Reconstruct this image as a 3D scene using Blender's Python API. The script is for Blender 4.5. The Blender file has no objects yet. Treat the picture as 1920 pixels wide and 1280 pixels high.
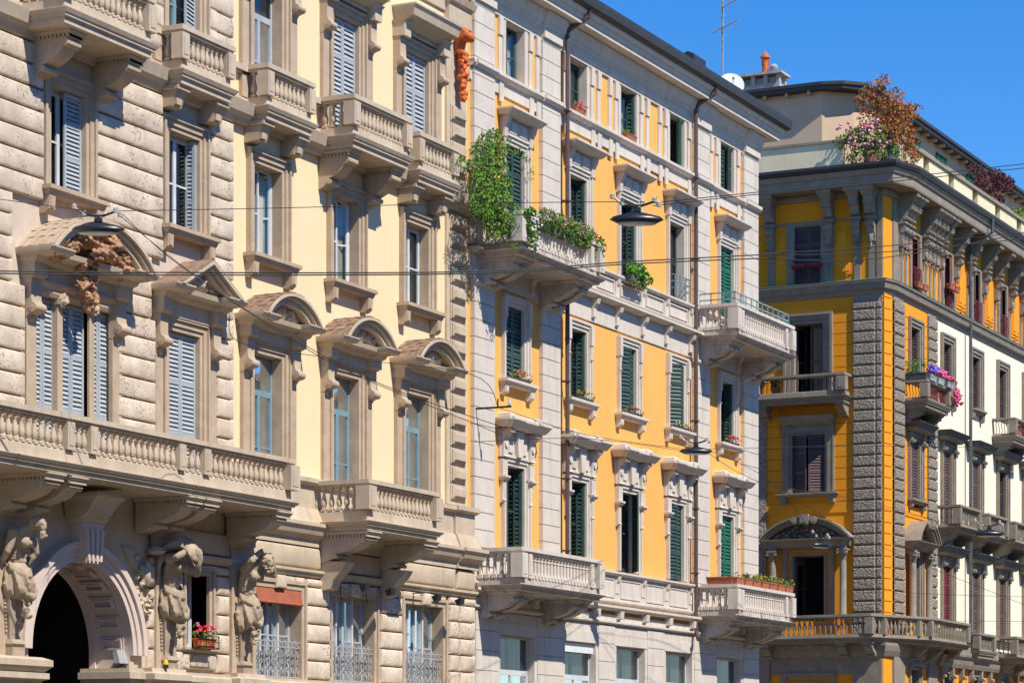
import bpy, bmesh, math, random
from mathutils import Vector, Matrix, Euler, noise
R = math.radians
PI = math.pi
random.seed(7)
scene = bpy.context.scene
col = scene.collection

# ------------------------------------------------------------------ camera, light, exposure
# World axes: X runs along the facades (away from the camera), -Y is the street side, Z is up.
cam_d = bpy.data.cameras.new('camera'); cam = bpy.data.objects.new('camera', cam_d); col.objects.link(cam)
cam.location = (0, -32, 1.6)
cam.rotation_euler = (R(90), 0, -R(64.0342))
cam_d.sensor_width = 36.0; cam_d.lens = 5113/1920*36
cam_d.shift_y = (1450-640)/1920
cam_d.clip_start = 0.5; cam_d.clip_end = 3000
scene.camera = cam
scene.render.resolution_x = 1024; scene.render.resolution_y = 682

SUN = Vector((-0.32, -1.0, 1.30)).normalized()
w = bpy.data.worlds.new('World'); scene.world = w; w.use_nodes = True
nt = w.node_tree; bg = nt.nodes['Background']
sky = nt.nodes.new('ShaderNodeTexSky'); sky.sky_type = 'NISHITA'; sky.sun_disc = False
sky.sun_elevation = math.asin(SUN.z); sky.sun_rotation = math.atan2(SUN.x, SUN.y)
sky.air_density = 1.0; sky.dust_density = 0.0; sky.ozone_density = 6.0
hs = nt.nodes.new('ShaderNodeHueSaturation'); hs.inputs['Saturation'].default_value = 1.32; hs.inputs['Hue'].default_value = .508
nt.links.new(sky.outputs[0], hs.inputs['Color']); nt.links.new(hs.outputs[0], bg.inputs[0]); bg.inputs[1].default_value = 0.14
sl = bpy.data.lights.new('sun', 'SUN'); sl.energy = 5.0; sl.angle = R(0.5); sl.color = (1.0, 0.935, 0.82)
so = bpy.data.objects.new('sun', sl); col.objects.link(so); so.location = (0, -60, 60)
so.rotation_euler = SUN.to_track_quat('Z', 'Y').to_euler()
scene.view_settings.view_transform = 'Standard'; scene.view_settings.look = 'None'
scene.view_settings.exposure = 0.31; scene.view_settings.gamma = 1.0

# ------------------------------------------------------------------ materials
def mat(name, c, c2=None, rough=0.85, scale=1.2, detail=6, bump=0.0, bscale=30, pits=0.0, pscale=9, streak=0.0, spec=0.3,
        metal=0.0, sc=None, stretch=None):
    m = bpy.data.materials.new(name); m.use_nodes = True; n = m.node_tree.nodes; l = m.node_tree.links
    b = n['Principled BSDF']; b.inputs['Roughness'].default_value = rough; b.inputs['Specular IOR Level'].default_value = spec
    b.inputs['Metallic'].default_value = metal
    geo = n.new('ShaderNodeNewGeometry'); pos = geo.outputs['Position']
    if stretch:
        mp = n.new('ShaderNodeMapping'); mp.inputs['Scale'].default_value = stretch; l.new(pos, mp.inputs[0]); posn = mp.outputs[0]
    else: posn = pos
    c2 = c2 or tuple(x*0.86 for x in c)
    t = n.new('ShaderNodeTexNoise'); t.inputs['Scale'].default_value = scale; t.inputs['Detail'].default_value = detail
    t.inputs['Roughness'].default_value = 0.62; l.new(posn, t.inputs[0])
    r = n.new('ShaderNodeValToRGB'); r.color_ramp.elements[0].position = 0.34; r.color_ramp.elements[1].position = 0.66
    r.color_ramp.elements[0].color = (*c2, 1); r.color_ramp.elements[1].color = (*c, 1); l.new(t.outputs[0], r.inputs[0])
    out = r.outputs[0]
    def mul(out, fac_out, colr, amt):
        mx = n.new('ShaderNodeMix'); mx.data_type = 'RGBA'; mx.blend_type = 'MIX'
        mx.inputs[7].default_value = (*colr, 1); l.new(out, mx.inputs[6])
        mm = n.new('ShaderNodeMath'); mm.operation = 'MULTIPLY'; mm.inputs[1].default_value = amt
        l.new(fac_out, mm.inputs[0]); l.new(mm.outputs[0], mx.inputs[0]); return mx.outputs[2]
    if streak:
        mp = n.new('ShaderNodeMapping'); mp.inputs['Scale'].default_value = (2.6, 2.6, 0.28); l.new(pos, mp.inputs[0])
        t2 = n.new('ShaderNodeTexNoise'); t2.inputs['Scale'].default_value = 1.6; t2.inputs['Detail'].default_value = 8
        t2.inputs['Roughness'].default_value = .7; l.new(mp.outputs[0], t2.inputs[0])
        r2 = n.new('ShaderNodeValToRGB'); r2.color_ramp.elements[0].position = 0.50; r2.color_ramp.elements[1].position = 0.72
        l.new(t2.outputs[0], r2.inputs[0]); out = mul(out, r2.outputs[0], sc or tuple(x*0.5 for x in c), streak)
    pit_o = None
    if pits:
        v = n.new('ShaderNodeTexNoise'); v.inputs['Scale'].default_value = pscale; v.inputs['Detail'].default_value = 3
        v.inputs['Roughness'].default_value = .6; l.new(pos, v.inputs[0])
        mk = n.new('ShaderNodeTexNoise'); mk.inputs['Scale'].default_value = 1.1; mk.inputs['Detail'].default_value = 2; l.new(pos, mk.inputs[0])
        ad = n.new('ShaderNodeMath'); ad.operation = 'MULTIPLY_ADD'; ad.inputs[1].default_value = .35; l.new(mk.outputs[0], ad.inputs[0]); l.new(v.outputs[0], ad.inputs[2])
        r3 = n.new('ShaderNodeValToRGB'); r3.color_ramp.elements[0].position = 0.79; r3.color_ramp.elements[1].position = 0.84
        l.new(ad.outputs[0], r3.inputs[0]); pit_o = r3.outputs[0]
        out = mul(out, pit_o, tuple(x*0.28 for x in c), pits)
    l.new(out, b.inputs['Base Color'])
    if bump:
        t3 = n.new('ShaderNodeTexNoise'); t3.inputs['Scale'].default_value = bscale; t3.inputs['Detail'].default_value = 5; l.new(pos, t3.inputs[0])
        h = t3.outputs[0]
        if pit_o is not None:
            s = n.new('ShaderNodeMath'); s.operation = 'SUBTRACT'; l.new(h, s.inputs[0]); l.new(pit_o, s.inputs[1]); h = s.outputs[0]
        bp = n.new('ShaderNodeBump'); bp.inputs['Strength'].default_value = min(1, bump*8); bp.inputs['Distance'].default_value = bump
        l.new(h, bp.inputs['Height']); l.new(bp.outputs[0], b.inputs['Normal'])
    return m
M = {}
M['grey'] = mat('pitted_ashlar', (.73, .61, .48), (.50, .40, .305), .9, 2.1, bump=.03, bscale=26, pits=.8, pscale=17, streak=.25, sc=(.33, .27, .21))
M['greysm'] = mat('warm_grey_stone', (.58, .475, .35), (.48, .385, .28), .85, 2.2, bump=.01, bscale=40, pits=.18, pscale=16, streak=.35, sc=(.26, .215, .17))
M['greydk'] = mat('brown_stone_jamb', (.51, .395, .28), (.42, .32, .225), .88, 3, bump=.012, bscale=45, pits=.25, pscale=18, streak=.3, sc=(.24, .19, .15))
M['marble'] = mat('pale_pink_stone', (.66, .54, .47), (.58, .47, .40), .7, 1.5, bump=.004, bscale=30, streak=.2)
M['cream'] = mat('cream_plaster', (.84, .655, .40), (.82, .63, .38), .92, .5, bump=.003, bscale=60, streak=.22, sc=(.66, .47, .25))
M['statue'] = mat('weathered_carved_stone', (.46, .36, .26), (.31, .24, .17), .88, 3.5, bump=.008, bscale=40, pits=.2, pscale=20, streak=.35, sc=(.25, .19, .14))
M['greyplas'] = mat('grey_plaster', (.62, .52, .41), (.54, .44, .34), .9, 1.4, bump=.01, bscale=40, streak=.2)
M['orange'] = mat('orange_plaster', (.87, .44, .115), (.85, .41, .10), .92, .6, bump=.003, bscale=60, streak=.30, sc=(.66, .30, .09))
M['white'] = mat('pale_grey_stone', (.65, .585, .505), (.58, .515, .44), .85, 1.8, bump=.006, bscale=35, pits=.12, streak=.5, sc=(.36, .31, .265))
M['whitew'] = mat('weathered_pale_stone', (.56, .50, .44), (.40, .34, .28), .9, 2.6, bump=.012, bscale=30, pits=.25, streak=.75, sc=(.17, .14, .10))
M['ochre'] = mat('ochre_plaster', (.84, .33, .018), (.81, .31, .015), .9, .7, bump=.003, bscale=60, streak=.1, sc=(.6, .27, .03))
M['cwhite'] = mat('white_plaster', (.88, .80, .63), (.85, .76, .58), .9, .6, bump=.002, bscale=60)
M['cstone'] = mat('taupe_stone', (.31, .265, .205), (.23, .195, .15), .85, 2.5, bump=.008, bscale=35, streak=.3, sc=(.18, .155, .125))
M['crough'] = mat('rough_hewn_stone', (.40, .345, .275), (.27, .225, .175), .95, 9, bump=.13, bscale=13, streak=.1)
M['roof'] = mat('dark_zinc', (.045, .04, .04), (.03, .028, .028), .5, 3, spec=.5)
M['slate'] = mat('slate_hood', (.10, .115, .12), (.06, .07, .075), .6, 3)
M['tile'] = mat('brown_clay_tile', (.34, .21, .13), (.15, .11, .085), .9, 6, bump=.02, bscale=20)
M['terra'] = mat('terracotta', (.72, .18, .04), (.48, .10, .03), .75, 3, bump=.005)
M['rock'] = mat('terracotta_rockwork', (.52, .29, .16), (.20, .12, .075), .9, 7, bump=.03, bscale=14)
M['blue'] = mat('pale_blue_paint', (.41, .44, .46), (.34, .37, .395), .6, 3)
M['teal'] = mat('grey_blue_paint', (.20, .31, .36), (.17, .27, .32), .55, 3)
M['wht'] = mat('white_window_paint', (.62, .64, .66), None, .5, 3)
M['green'] = mat('dark_green_paint', (.045, .085, .07), (.033, .062, .052), .5, 3)
M['green2'] = mat('bright_green_paint', (.02, .13, .085), (.015, .11, .07), .5, 3)
M['brown'] = mat('dark_brown_paint', (.13, .085, .08), (.10, .065, .06), .55, 3)
M['red'] = mat('wine_red_paint', (.17, .02, .025), None, .5, 3)
M['pipe'] = mat('brown_copper_pipe', (.115, .075, .065), (.09, .06, .055), .5, 3, spec=.5)
M['iron'] = mat('dark_iron', (.02, .02, .022), None, .5, 3, spec=.5)
M['irong'] = mat('grey_painted_iron', (.36, .36, .36), None, .6, 3)
M['dark'] = mat('dark_room_shade', (.03, .027, .025), None, .95, 3)  # near-black base colour stands in for the shade of unlit interiors
M['curtain'] = mat('net_curtain', (.62, .62, .56), (.42, .42, .38), .95, 1.2, stretch=(9, 9, .5))
M['lampm'] = mat('lamp_black_metal', (.013, .016, .02), None, .35, 3, spec=.6)
M['ceram'] = mat('white_ceramic', (.6, .58, .55), None, .3, 3, spec=.6)
M['verdi'] = mat('verdigris_flashing', (.09, .15, .12), (.06, .11, .09), .7, 5)
M['cableG'] = mat('cable_rubber', (.03, .03, .03), None, .6, 3)
M['pot'] = mat('clay_pot', (.50, .16, .08), (.40, .13, .07), .85, 5)
M['potgrey'] = mat('grey_trough', (.12, .12, .11), None, .8, 5)
M['leaf'] = mat('green_leaf', (.19, .33, .045), (.09, .18, .025), .6, 2.5)
M['leaf2'] = mat('fresh_leaf', (.12, .36, .03), (.06, .20, .02), .6, 2.5)
M['leafd'] = mat('dry_olive_leaf', (.20, .21, .05), (.10, .11, .03), .7, 3)
M['leafr'] = mat('red_maple_leaf', (.52, .14, .035), (.26, .10, .03), .7, 2.0)
M['leafp'] = mat('purple_leaf', (.13, .035, .045), (.08, .03, .035), .7, 2.0)
M['fpink'] = mat('pink_petal', (.80, .13, .30), None, .7, 5)
M['fpale'] = mat('pale_pink_petal', (.78, .36, .46), None, .7, 5)
M['fred'] = mat('red_petal', (.75, .03, .03), None, .7, 5)
M['fyel'] = mat('yellow_petal', (.85, .50, .03), None, .7, 5)
M['fvio'] = mat('violet_petal', (.26, .16, .62), None, .7, 5)
M['fwht'] = mat('white_petal', (.8, .78, .72), None, .7, 5)
M['bark'] = mat('bark', (.10, .07, .05), None, .9, 8, bump=.01)
M['awn'] = mat('orange_awning', (.40, .12, .065), (.33, .10, .055), .9, 4)
M['asphalt'] = mat('asphalt', (.06, .06, .062), (.045, .045, .047), .9, 4, bump=.01)
M['paving'] = mat('granite_paving', (.12, .105, .085), (.09, .08, .065), .85, 2, bump=.01)
M['earth'] = mat('town_ground', (.20, .19, .17), (.16, .15, .14), .95, .2)
M['dish'] = mat('white_enamel', (.75, .75, .75), None, .4, 3)
M['facing'] = mat('taupe_render', (.36, .29, .22), (.31, .25, .19), .9, 1)
M['atticw'] = mat('taupe_attic_plaster', (.62, .46, .32), (.57, .42, .29), .9, 1)
M['parap'] = mat('cream_parapet', (.84, .72, .48), (.76, .64, .41), .9, 1.5, streak=.3, sc=(.4, .36, .25))
def glass_mat(name, tint, trans):
    m = bpy.data.materials.new(name); m.use_nodes = True; n = m.node_tree.nodes; l = m.node_tree.links
    n.remove(n['Principled BSDF']); o = n['Material Output']
    tr = n.new('ShaderNodeBsdfTransparent'); tr.inputs[0].default_value = (*tint, 1)
    gl = n.new('ShaderNodeBsdfGlossy'); gl.inputs['Roughness'].default_value = .03; gl.inputs[0].default_value = (.9, .95, 1, 1)
    fr = n.new('ShaderNodeFresnel'); fr.inputs[0].default_value = 1.5
    ad = n.new('ShaderNodeMath'); ad.operation = 'MULTIPLY_ADD'; ad.inputs[1].default_value = .8; ad.inputs[2].default_value = 1-trans
    mx = n.new('ShaderNodeMixShader'); l.new(fr.outputs[0], ad.inputs[0]); l.new(ad.outputs[0], mx.inputs[0])
    l.new(tr.outputs[0], mx.inputs[1]); l.new(gl.outputs[0], mx.inputs[2]); l.new(mx.outputs[0], o.inputs[0]); return m
M['glass'] = glass_mat('window_glass', (.72, .78, .77), 0.95)

# ------------------------------------------------------------------ mesh helpers: local coords (t along facade, w out of the wall, z up)
class MB:
    def __init__(s): s.v = []; s.f = []; s.mi = []; s.m = 0
    def add(s, vs, fs):
        b = len(s.v); s.v += [(p[0], -p[1], p[2]) for p in vs]
        for f in fs: s.f.append(tuple(b+i for i in f)); s.mi.append(s.m)
        return s
    def box(s, t0, t1, w0, w1, z0, z1):
        return s.add([(t0,w0,z0),(t1,w0,z0),(t1,w1,z0),(t0,w1,z0),(t0,w0,z1),(t1,w0,z1),(t1,w1,z1),(t0,w1,z1)],
                     [(0,1,2,3),(7,6,5,4),(0,4,5,1),(1,5,6,2),(2,6,7,3),(3,7,4,0)])
    def rings(s, rings, close=True, cap=True):
        n = len(rings[0]); vs = [p for r in rings for p in r]; fs = []
        for k in range(len(rings)-1):
            for i in range(n if close else n-1):
                a = k*n+i; b = k*n+(i+1) % n; fs.append((a, b, b+n, a+n))
        if cap and close:
            fs.append(tuple(range(n-1, -1, -1))); fs.append(tuple(range((len(rings)-1)*n, len(rings)*n)))
        return s.add(vs, fs)
    def lv(s, t0, t1, wb, levels):            # stack of rectangles against the wall: levels (projection past t0/t1, w, z)
        return s.rings([[(t0-e, wb, z), (t1+e, wb, z), (t1+e, w_, z), (t0-e, w_, z)] for e, w_, z in levels])
    def cushion(s, t0, t1, z0, z1, w0, w1, r=.04):   # block with rounded edges facing out
        L = [(0, w0), (0, w1-r), (r*.35, w1-r*.3), (r, w1)]
        return s.rings([[(t0+i, ww, z0+i), (t1-i, ww, z0+i), (t1-i, ww, z1-i), (t0+i, ww, z1-i)] for i, ww in L])
    def prism_t(s, prof, t0, t1):
        return s.rings([[(t, w_, z) for w_, z in prof] for t in (t0, t1)])
    def prism_w(s, poly, w0, w1):
        return s.rings([[(t, w_, z) for t, z in poly] for w_ in (w0, w1)])
    def prism_z(s, poly, z0, z1):
        return s.rings([[(t, w_, z) for t, w_ in poly] for z in (z0, z1)])
    def lathe(s, t, w_, prof, n=10, sq=False):
        return s.rings([[(t+r*math.cos(2*PI*(i+.5)/n), w_+r*math.sin(2*PI*(i+.5)/n), z) for i in range(n)] for r, z in prof])
    def arcband(s, tc, zc, r0, r1, a0, a1, w0, w1, n=18):
        P = []
        for i in range(n+1):
            a = a0+(a1-a0)*i/n; c_, s_ = math.cos(a), math.sin(a)
            P.append([(tc+r0*c_, w0, zc+r0*s_), (tc+r1*c_, w0, zc+r1*s_), (tc+r1*c_, w1, zc+r1*s_), (tc+r0*c_, w1, zc+r0*s_)])
        return s.rings(P)
    def tube(s, pts, r, n=6, caps=True):
        pts = [Vector(p) for p in pts]; rings = []
        for i, p in enumerate(pts):
            d = (pts[min(i+1, len(pts)-1)]-pts[max(i-1, 0)]).normalized()
            u = d.cross(Vector((0, 0, 1))) if abs(d.z) < .95 else d.cross(Vector((1, 0, 0)))
            u.normalize(); v = d.cross(u); rr = r[i] if isinstance(r, (list, tuple)) else r
            rings.append([tuple(p+u*rr*math.cos(2*PI*k/n)+v*rr*math.sin(2*PI*k/n)) for k in range(n)])
        return s.rings(rings)
    def cyl_t(s, t0, t1, w_, z, r, n=12):
        return s.rings([[(t, w_+r*math.cos(2*PI*k/n), z+r*math.sin(2*PI*k/n)) for k in range(n)] for t in (t0, t1)])
    def cyl_w(s, t, z, w0, w1, r, n=12):
        return s.rings([[(t+r*math.cos(2*PI*k/n), w_, z+r*math.sin(2*PI*k/n)) for k in range(n)] for w_ in (w0, w1)])
    def blob(s, t, w_, z, rt, rw, rz, rough=.25, seg=10, seed=0):
        rings = []
        for j in range(1, seg//2+2):
            ph = PI*j/(seg//2+2); ring = []
            for i in range(seg):
                th = 2*PI*i/seg; d = Vector((math.sin(ph)*math.cos(th), math.sin(ph)*math.sin(th), math.cos(ph)))
                k = 1+rough*noise.noise(d*2.2+Vector((t*3.1+seed, w_*2.7, z*1.9)))*1.6
                ring.append((t+d.x*rt*k, w_+d.y*rw*k, z+d.z*rz*k))
            rings.append(ring)
        return s.rings(rings)
    def leafcard(s, p, size, rnd):
        q = Euler((rnd.uniform(0, 6.3), rnd.uniform(0, 6.3), rnd.uniform(0, 6.3))).to_matrix()
        l = size*rnd.uniform(.7, 1.3); w2 = l*.32
        vs = [q @ Vector(v) for v in ((-l*.5, 0, 0), (0, -w2, l*.06), (l*.5, 0, 0), (0, w2, l*.06))]
        return s.add([(p[0]+v.x, p[1]+v.y, p[2]+v.z) for v in vs], [(0, 1, 2, 3)])
    def build(s, name, mats, parent=None, loc=(0, 0, 0), rz=0, smooth=False, ang=None):
        me = bpy.data.meshes.new(name); me.from_pydata(s.v, [], s.f); me.validate()
        mats = [mats] if isinstance(mats, str) else mats
        for m_ in mats: me.materials.append(M[m_])
        if len(mats) > 1 and len(me.polygons) == len(s.mi): me.polygons.foreach_set('material_index', s.mi)
        bm = bmesh.new(); bm.from_mesh(me); bmesh.ops.recalc_face_normals(bm, faces=bm.faces); bm.to_mesh(me); bm.free()
        if smooth:
            me.polygons.foreach_set('use_smooth', [True]*len(me.polygons))
            me.set_sharp_from_angle(angle=R(ang or 40))
        return link(name, me, parent, loc, rz)
def link(name, me, parent=None, loc=(0, 0, 0), rz=0):
    o = bpy.data.objects.new(name, me); col.objects.link(o); o.parent = parent
    o.location = loc; o.rotation_euler = (0, 0, rz); return o
def copy_tree(o, parent=None):
    c = o.copy(); col.objects.link(c); c.parent = parent
    for ch in list(o.children): copy_tree(ch, c)
    return c
def tag(o, label, cat, group=None, kind=None):
    if label: o['label'] = label
    if cat: o['category'] = cat
    if group: o['group'] = group
    if kind: o['kind'] = kind
    return o
def empty(name, loc=(0, 0, 0), rz=0, parent=None):
    o = bpy.data.objects.new(name, None); col.objects.link(o); o.location = loc; o.rotation_euler = (0, 0, rz); o.parent = parent
    o.empty_display_size = .3; return o

def offset(path, d):                       # offset an open plan path outwards (path runs from left wall end to right wall end)
    out = []; n = len(path)
    def nrm(a, b):
        dx, dy = b[0]-a[0], b[1]-a[1]; L = math.hypot(dx, dy); return (-dy/L, dx/L)
    for i, p in enumerate(path):
        if i == 0: q = nrm(p, path[1]); out.append((p[0]+q[0]*d, p[1]+q[1]*d)); continue
        if i == n-1: q = nrm(path[-2], p); out.append((p[0]+q[0]*d, p[1]+q[1]*d)); continue
        a = nrm(path[i-1], p); b = nrm(p, path[i+1]); k = 1+a[0]*b[0]+a[1]*b[1]
        out.append((p[0]+(a[0]+b[0])*d/k, p[1]+(a[1]+b[1])*d/k))
    return out
def slabmb(mb, path, levels):              # filled slab, each level (offset, z)
    mb.rings([[(a, b, z) for a, b in offset(path, d)] for d, z in levels]); return mb
def railmb(mb, path, d0, d1, z0, z1):      # strip following the path
    A = offset(path, d0); B = offset(path, d1)
    mb.rings([[(a[0], a[1], z0), (b[0], b[1], z0), (b[0], b[1], z1), (a[0], a[1], z1)] for a, b in zip(A, B)]); return mb

class Fac:
    def __init__(s, root, tc=None): s.root = root; s.tc = tc
    def loc(s, ax): return (ax, 0, 0) if s.tc is None else (s.tc, -ax, 0)
    @property
    def rz(s): return 0 if s.tc is None else -PI/2

def wallmb(mb, t0, t1, z0, z1, w_, holes, depth=.35):
    ts = sorted({t0, t1, *[min(max(h[i], t0), t1) for h in holes for i in (0, 1)]})
    zs = sorted({z0, z1, *[min(max(h[i], z0), z1) for h in holes for i in (2, 3)]})
    for i in range(len(ts)-1):
        for j in range(len(zs)-1):
            tm, zm = (ts[i]+ts[i+1])/2, (zs[j]+zs[j+1])/2
            if any(h[0] < tm < h[1] and h[2] < zm < h[3] for h in holes): continue
            mb.add([(ts[i], w_, zs[j]), (ts[i+1], w_, zs[j]), (ts[i+1], w_, zs[j+1]), (ts[i], w_, zs[j+1])], [(0, 1, 2, 3)])
    for h in holes:
        a, b, c, d = h
        if b <= t0 or a >= t1 or d <= z0 or c >= z1: continue
        q = w_-depth
        mb.add([(a, w_, c), (a, q, c), (a, q, d), (a, w_, d), (b, w_, c), (b, q, c), (b, q, d), (b, w_, d)],
               [(0, 1, 2, 3), (4, 5, 6, 7), (3, 2, 6, 7), (0, 1, 5, 4)])
def intervals(t0, t1, z0, z1, rects):
    iv = [(t0, t1)]
    for a, b, c, d in rects:
        if d <= z0+.02 or c >= z1-.02: continue
        nv = []
        for p, q in iv:
            if b <= p or a >= q: nv.append((p, q)); continue
            if a > p+.05: nv.append((p, a))
            if b < q-.05: nv.append((b, q))
        iv = nv
    return iv

# ---- shared small meshes
_cache = {}
def balmesh(h, style, m_):
    k = ('bal', round(h, 3), style, m_)
    if k in _cache: return _cache[k]
    mb = MB()
    if style == 'vase':
        mb.box(-.06, .06, -.06, .06, 0, .045*h/.55); mb.box(-.055, .055, -.055, .055, h-.04, h)
        P = [(.045,.08),(.05,.12),(.036,.16),(.05,.2),(.066,.3),(.07,.38),(.055,.52),(.036,.68),(.032,.76),(.048,.8),(.034,.84),(.05,.93)]
    elif style == 'col':
        mb.box(-.07, .07, -.07, .07, 0, .16*h); mb.box(-.06, .06, -.06, .06, h-.05, h)
        P = [(.062,.16),(.055,.24),(.045,.3),(.05,.45),(.042,.72),(.06,.74),(.06,.77),(.042,.79),(.045,.84),(.062,.88),(.05,.93)]
    elif style == 'slim':
        mb.box(-.04, .04, -.04, .04, 0, .06*h); mb.box(-.04, .04, -.04, .04, h-.04, h)
        P = [(.02,.06),(.028,.12),(.018,.2),(.034,.42),(.034,.5),(.018,.8),(.028,.88),(.02,.95)]
    else:
        mb.box(-.05, .05, -.05, .05, 0, .05*h); mb.box(-.05, .05, -.05, .05, h-.04, h)
        P = [(.028,.06),(.04,.12),(.028,.2),(.07,.44),(.07,.52),(.028,.8),(.04,.88),(.028,.95)]
    mb.lathe(0, 0, [(r, z*h) for r, z in P], 8)
    me = mb.build('baluster', m_, smooth=True); d = me.data; bpy.data.objects.remove(me); _cache[k] = d; return d

def console_prof(L, H):                   # side profile in (w, z), z=0 at the top
    P = [(0, 0), (L, 0), (L, -.07*H), (L*.94, -.10*H), (L*.97, -.2*H), (L*.86, -.28*H)]
    for i in range(6): a = i/5; P.append((L*(.86-.52*a), -H*(.28+.42*(a**.55))))
    P += [(L*.36, -.74*H), (L*.30, -.84*H), (L*.18, -.93*H), (L*.05, -H), (0, -H)]
    return P
def console(mb, t0, t1, wb, L, H, z, volute=True, dent=True):
    mb.prism_t([(wb+a, z+b) for a, b in console_prof(L, H)], t0, t1)
    if volute:
        r = .11*H; mb.cyl_t(t0-.02, t1+.02, wb+L*.92-r*.4, z-.16*H-r*.3, r, 12); mb.cyl_t(t0-.02, t1+.02, wb+L*.34, z-.80*H, r*.7, 10)
    mb.lv(t0-.04, t1+.04, wb, [(0, wb+L+.02, z), (.03, wb+L+.06, z+.05), (.03, wb+L+.06, z+.08)])
    if dent:
        n = int(L/.09)
        for i in range(n): mb.box(t0-.055, t1+.055, wb+.05+i*L/n, wb+.05+i*L/n+.045, z-.06, z-.005)
def sideconsole(mb, t0, t1, wb, L, H, z):  # small S scroll beside windows
    P = [(0, 0), (L*.62, 0), (L*.60, -.55*H), (L*.68, -.64*H), (L*.86, -.70*H), (L*.9, -.80*H), (L*.7, -.88*H), (L*.42, -.92*H), (L*.3, -H), (0, -H)]
    mb.prism_t([(wb+a, z+b) for a, b in P], t0, t1)
    mb.cyl_t(t0-.012, t1+.012, wb+L*.70, z-.77*H, L*.25, 14); mb.cyl_t(t0-.02, t1+.02, wb+L*.70, z-.77*H, L*.10, 8)
    mb.blob((t0+t1)/2, wb+L*.26, z-H*1.0, (t1-t0)*.32, L*.17, H*.15, .35, 8)
    mb.box(t0+.06, t1-.06, wb+L*.55, wb+L*.55+.015, z-.48*H, z-.08*H)

def balcony(fac, name, ax, path, zs, m_='greysm', style='vase', pitch=.19, post=.32, posts=None, wall_ends=True, mslab=None, iron=None, brk=None, double=False, label=None):
    # path: plan [(t, w)...] relative to ax, left wall end -> right wall end ; zs = slab_bot, slab_top, base_top, bal_top, rail_top
    zb, zt, z1, z2, z3 = zs; W = max(p[1] for p in path)
    mb = MB(); h = zt-zb
    slabmb(mb, path, [(-.08, zb), (-.02, zb+.02), (-.02, zb+.45*h), (.04, zb+.5*h), (.04, zb+.66*h), (.07, zb+.70*h), (.11, zb+.95*h), (.11, zt)])
    slabmb(mb, path, [(-.02, zt), (-.03, zt+(z1-zt)*.9), (-.05, z1)] if z1 > zt+.02 else [(-.02, zt), (-.03, z1)])
    b = mb.build(name, mslab or m_, fac.root, fac.loc(ax), fac.rz)
    if label: b['label'] = label
    r = MB(); railmb(r, path, -.18, .02, z2, z2+(z3-z2)*.35); railmb(r, path, -.22, .06, z2+(z3-z2)*.35, z3)
    r.build('handrail', m_, b)
    # posts
    P = offset(path, -.08)
    def postbox(t, w_, s=.11):
        pm = MB(); pm.box(t-s, t+s, w_-s, w_+s, z1, z2); pm.box(t-s*.6, t+s*.6, w_-s-.012, w_+s+.012, z1+.08, z2-.08); pm.build('rail_post', m_, b)
    corners = [P[i] for i in range(1, len(P)-1)]
    for t, w_ in corners: postbox(t, w_, post/2)
    segs = list(zip(P[:-1], P[1:])); spots = []
    ppos = {}
    for k, (a, c) in enumerate(segs):
        L = math.hypot(c[0]-a[0], c[1]-a[1])
        if L < .3: continue
        s0 = post/2+.03 if k > 0 else .10; s1 = post/2+.03 if k < len(segs)-1 else .10
        cuts = []
        if posts and k == posts[0]: cuts = [x*L for x in posts[1]]
        elif double and k == 1: cuts = [.48, L-.48]
        for x in cuts:
            f = x/L; postbox(a[0]+(c[0]-a[0])*f, a[1]+(c[1]-a[1])*f, .10 if double else .12)
        ed = [s0]+sorted(v for x in cuts for v in (x-.13, x+.13))+[L-s1]
        for i in range(0, len(ed), 2):
            g = ed[i+1]-ed[i]
            if g < .12: continue
            n = max(1, round(g/pitch)); kind_ = 'slim' if (style == 'slim' or (style == 'mix' and k >= 3)) else ('dia' if style == 'mix' else style)
            for j in range(n):
                f = (ed[i]+g*(j+.5)/n)/L; spots.append((a[0]+(c[0]-a[0])*f, a[1]+(c[1]-a[1])*f, kind_))
    if iron:
        im = MB()
        for t, w_, _k in spots: im.tube([(t, w_, z1), (t, w_+.02, (z1*2+z2)/3), (t, w_-.02, (z1+2*z2)/3), (t, w_, z2)], .014, 5)
        im.build('iron_grille', iron, b)
    else:
        for t, w_, kd in spots: link('baluster', balmesh(z2-z1, kd, m_), b, (t, -w_, z1))
    if brk:
        for x in brk['at']:
            c = MB(); console(c, x-brk['w']/2, x+brk['w']/2, brk.get('wb', 0), brk['L'], brk['H'], zb-.08, dent=brk.get('dent', True)); c.build('bracket', brk.get('m', m_), b, smooth=True, ang=30)
    return b

def louver(wd, z0, z1, m_, pitch=.08, key=''):
    k = ('lv', round(wd, 3), round(z0, 3), round(z1, 3), m_, pitch)
    if k in _cache: return _cache[k]
    mb = MB(); s = .065; d = .04
    mb.box(0, s, -d, 0, z0, z1); mb.box(wd-s, wd, -d, 0, z0, z1)
    H = z1-z0; nr = 3 if H > 1.9 else 2
    zr = [z0+.001] + [z0+H*i/nr for i in range(1, nr)] + [z1-.081]
    for z in zr: mb.box(s, wd-s, -d+.003, -.003, z, z+.08)
    for i in range(nr):
        a = zr[i]+.08; b = zr[i+1]; n = max(2, int((b-a)/pitch)); p = (b-a)/n
        for j in range(n):
            z = a+p*j; q = p*.78
            mb.add([(s, -.002, z+.006), (wd-s, -.002, z+.006), (wd-s, -d, z+q+.01), (s, -d, z+q+.01), (s, -.002, z+.02), (wd-s, -.002, z+.02), (wd-s, -d, z+q+.024), (s, -d, z+q+.024)],
                   [(0, 1, 2, 3), (4, 5, 6, 7), (0, 1, 5, 4), (2, 3, 7, 6)])
    o = mb.build('shutter', m_); me = o.data; bpy.data.objects.remove(o); _cache[k] = me; return me

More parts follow.
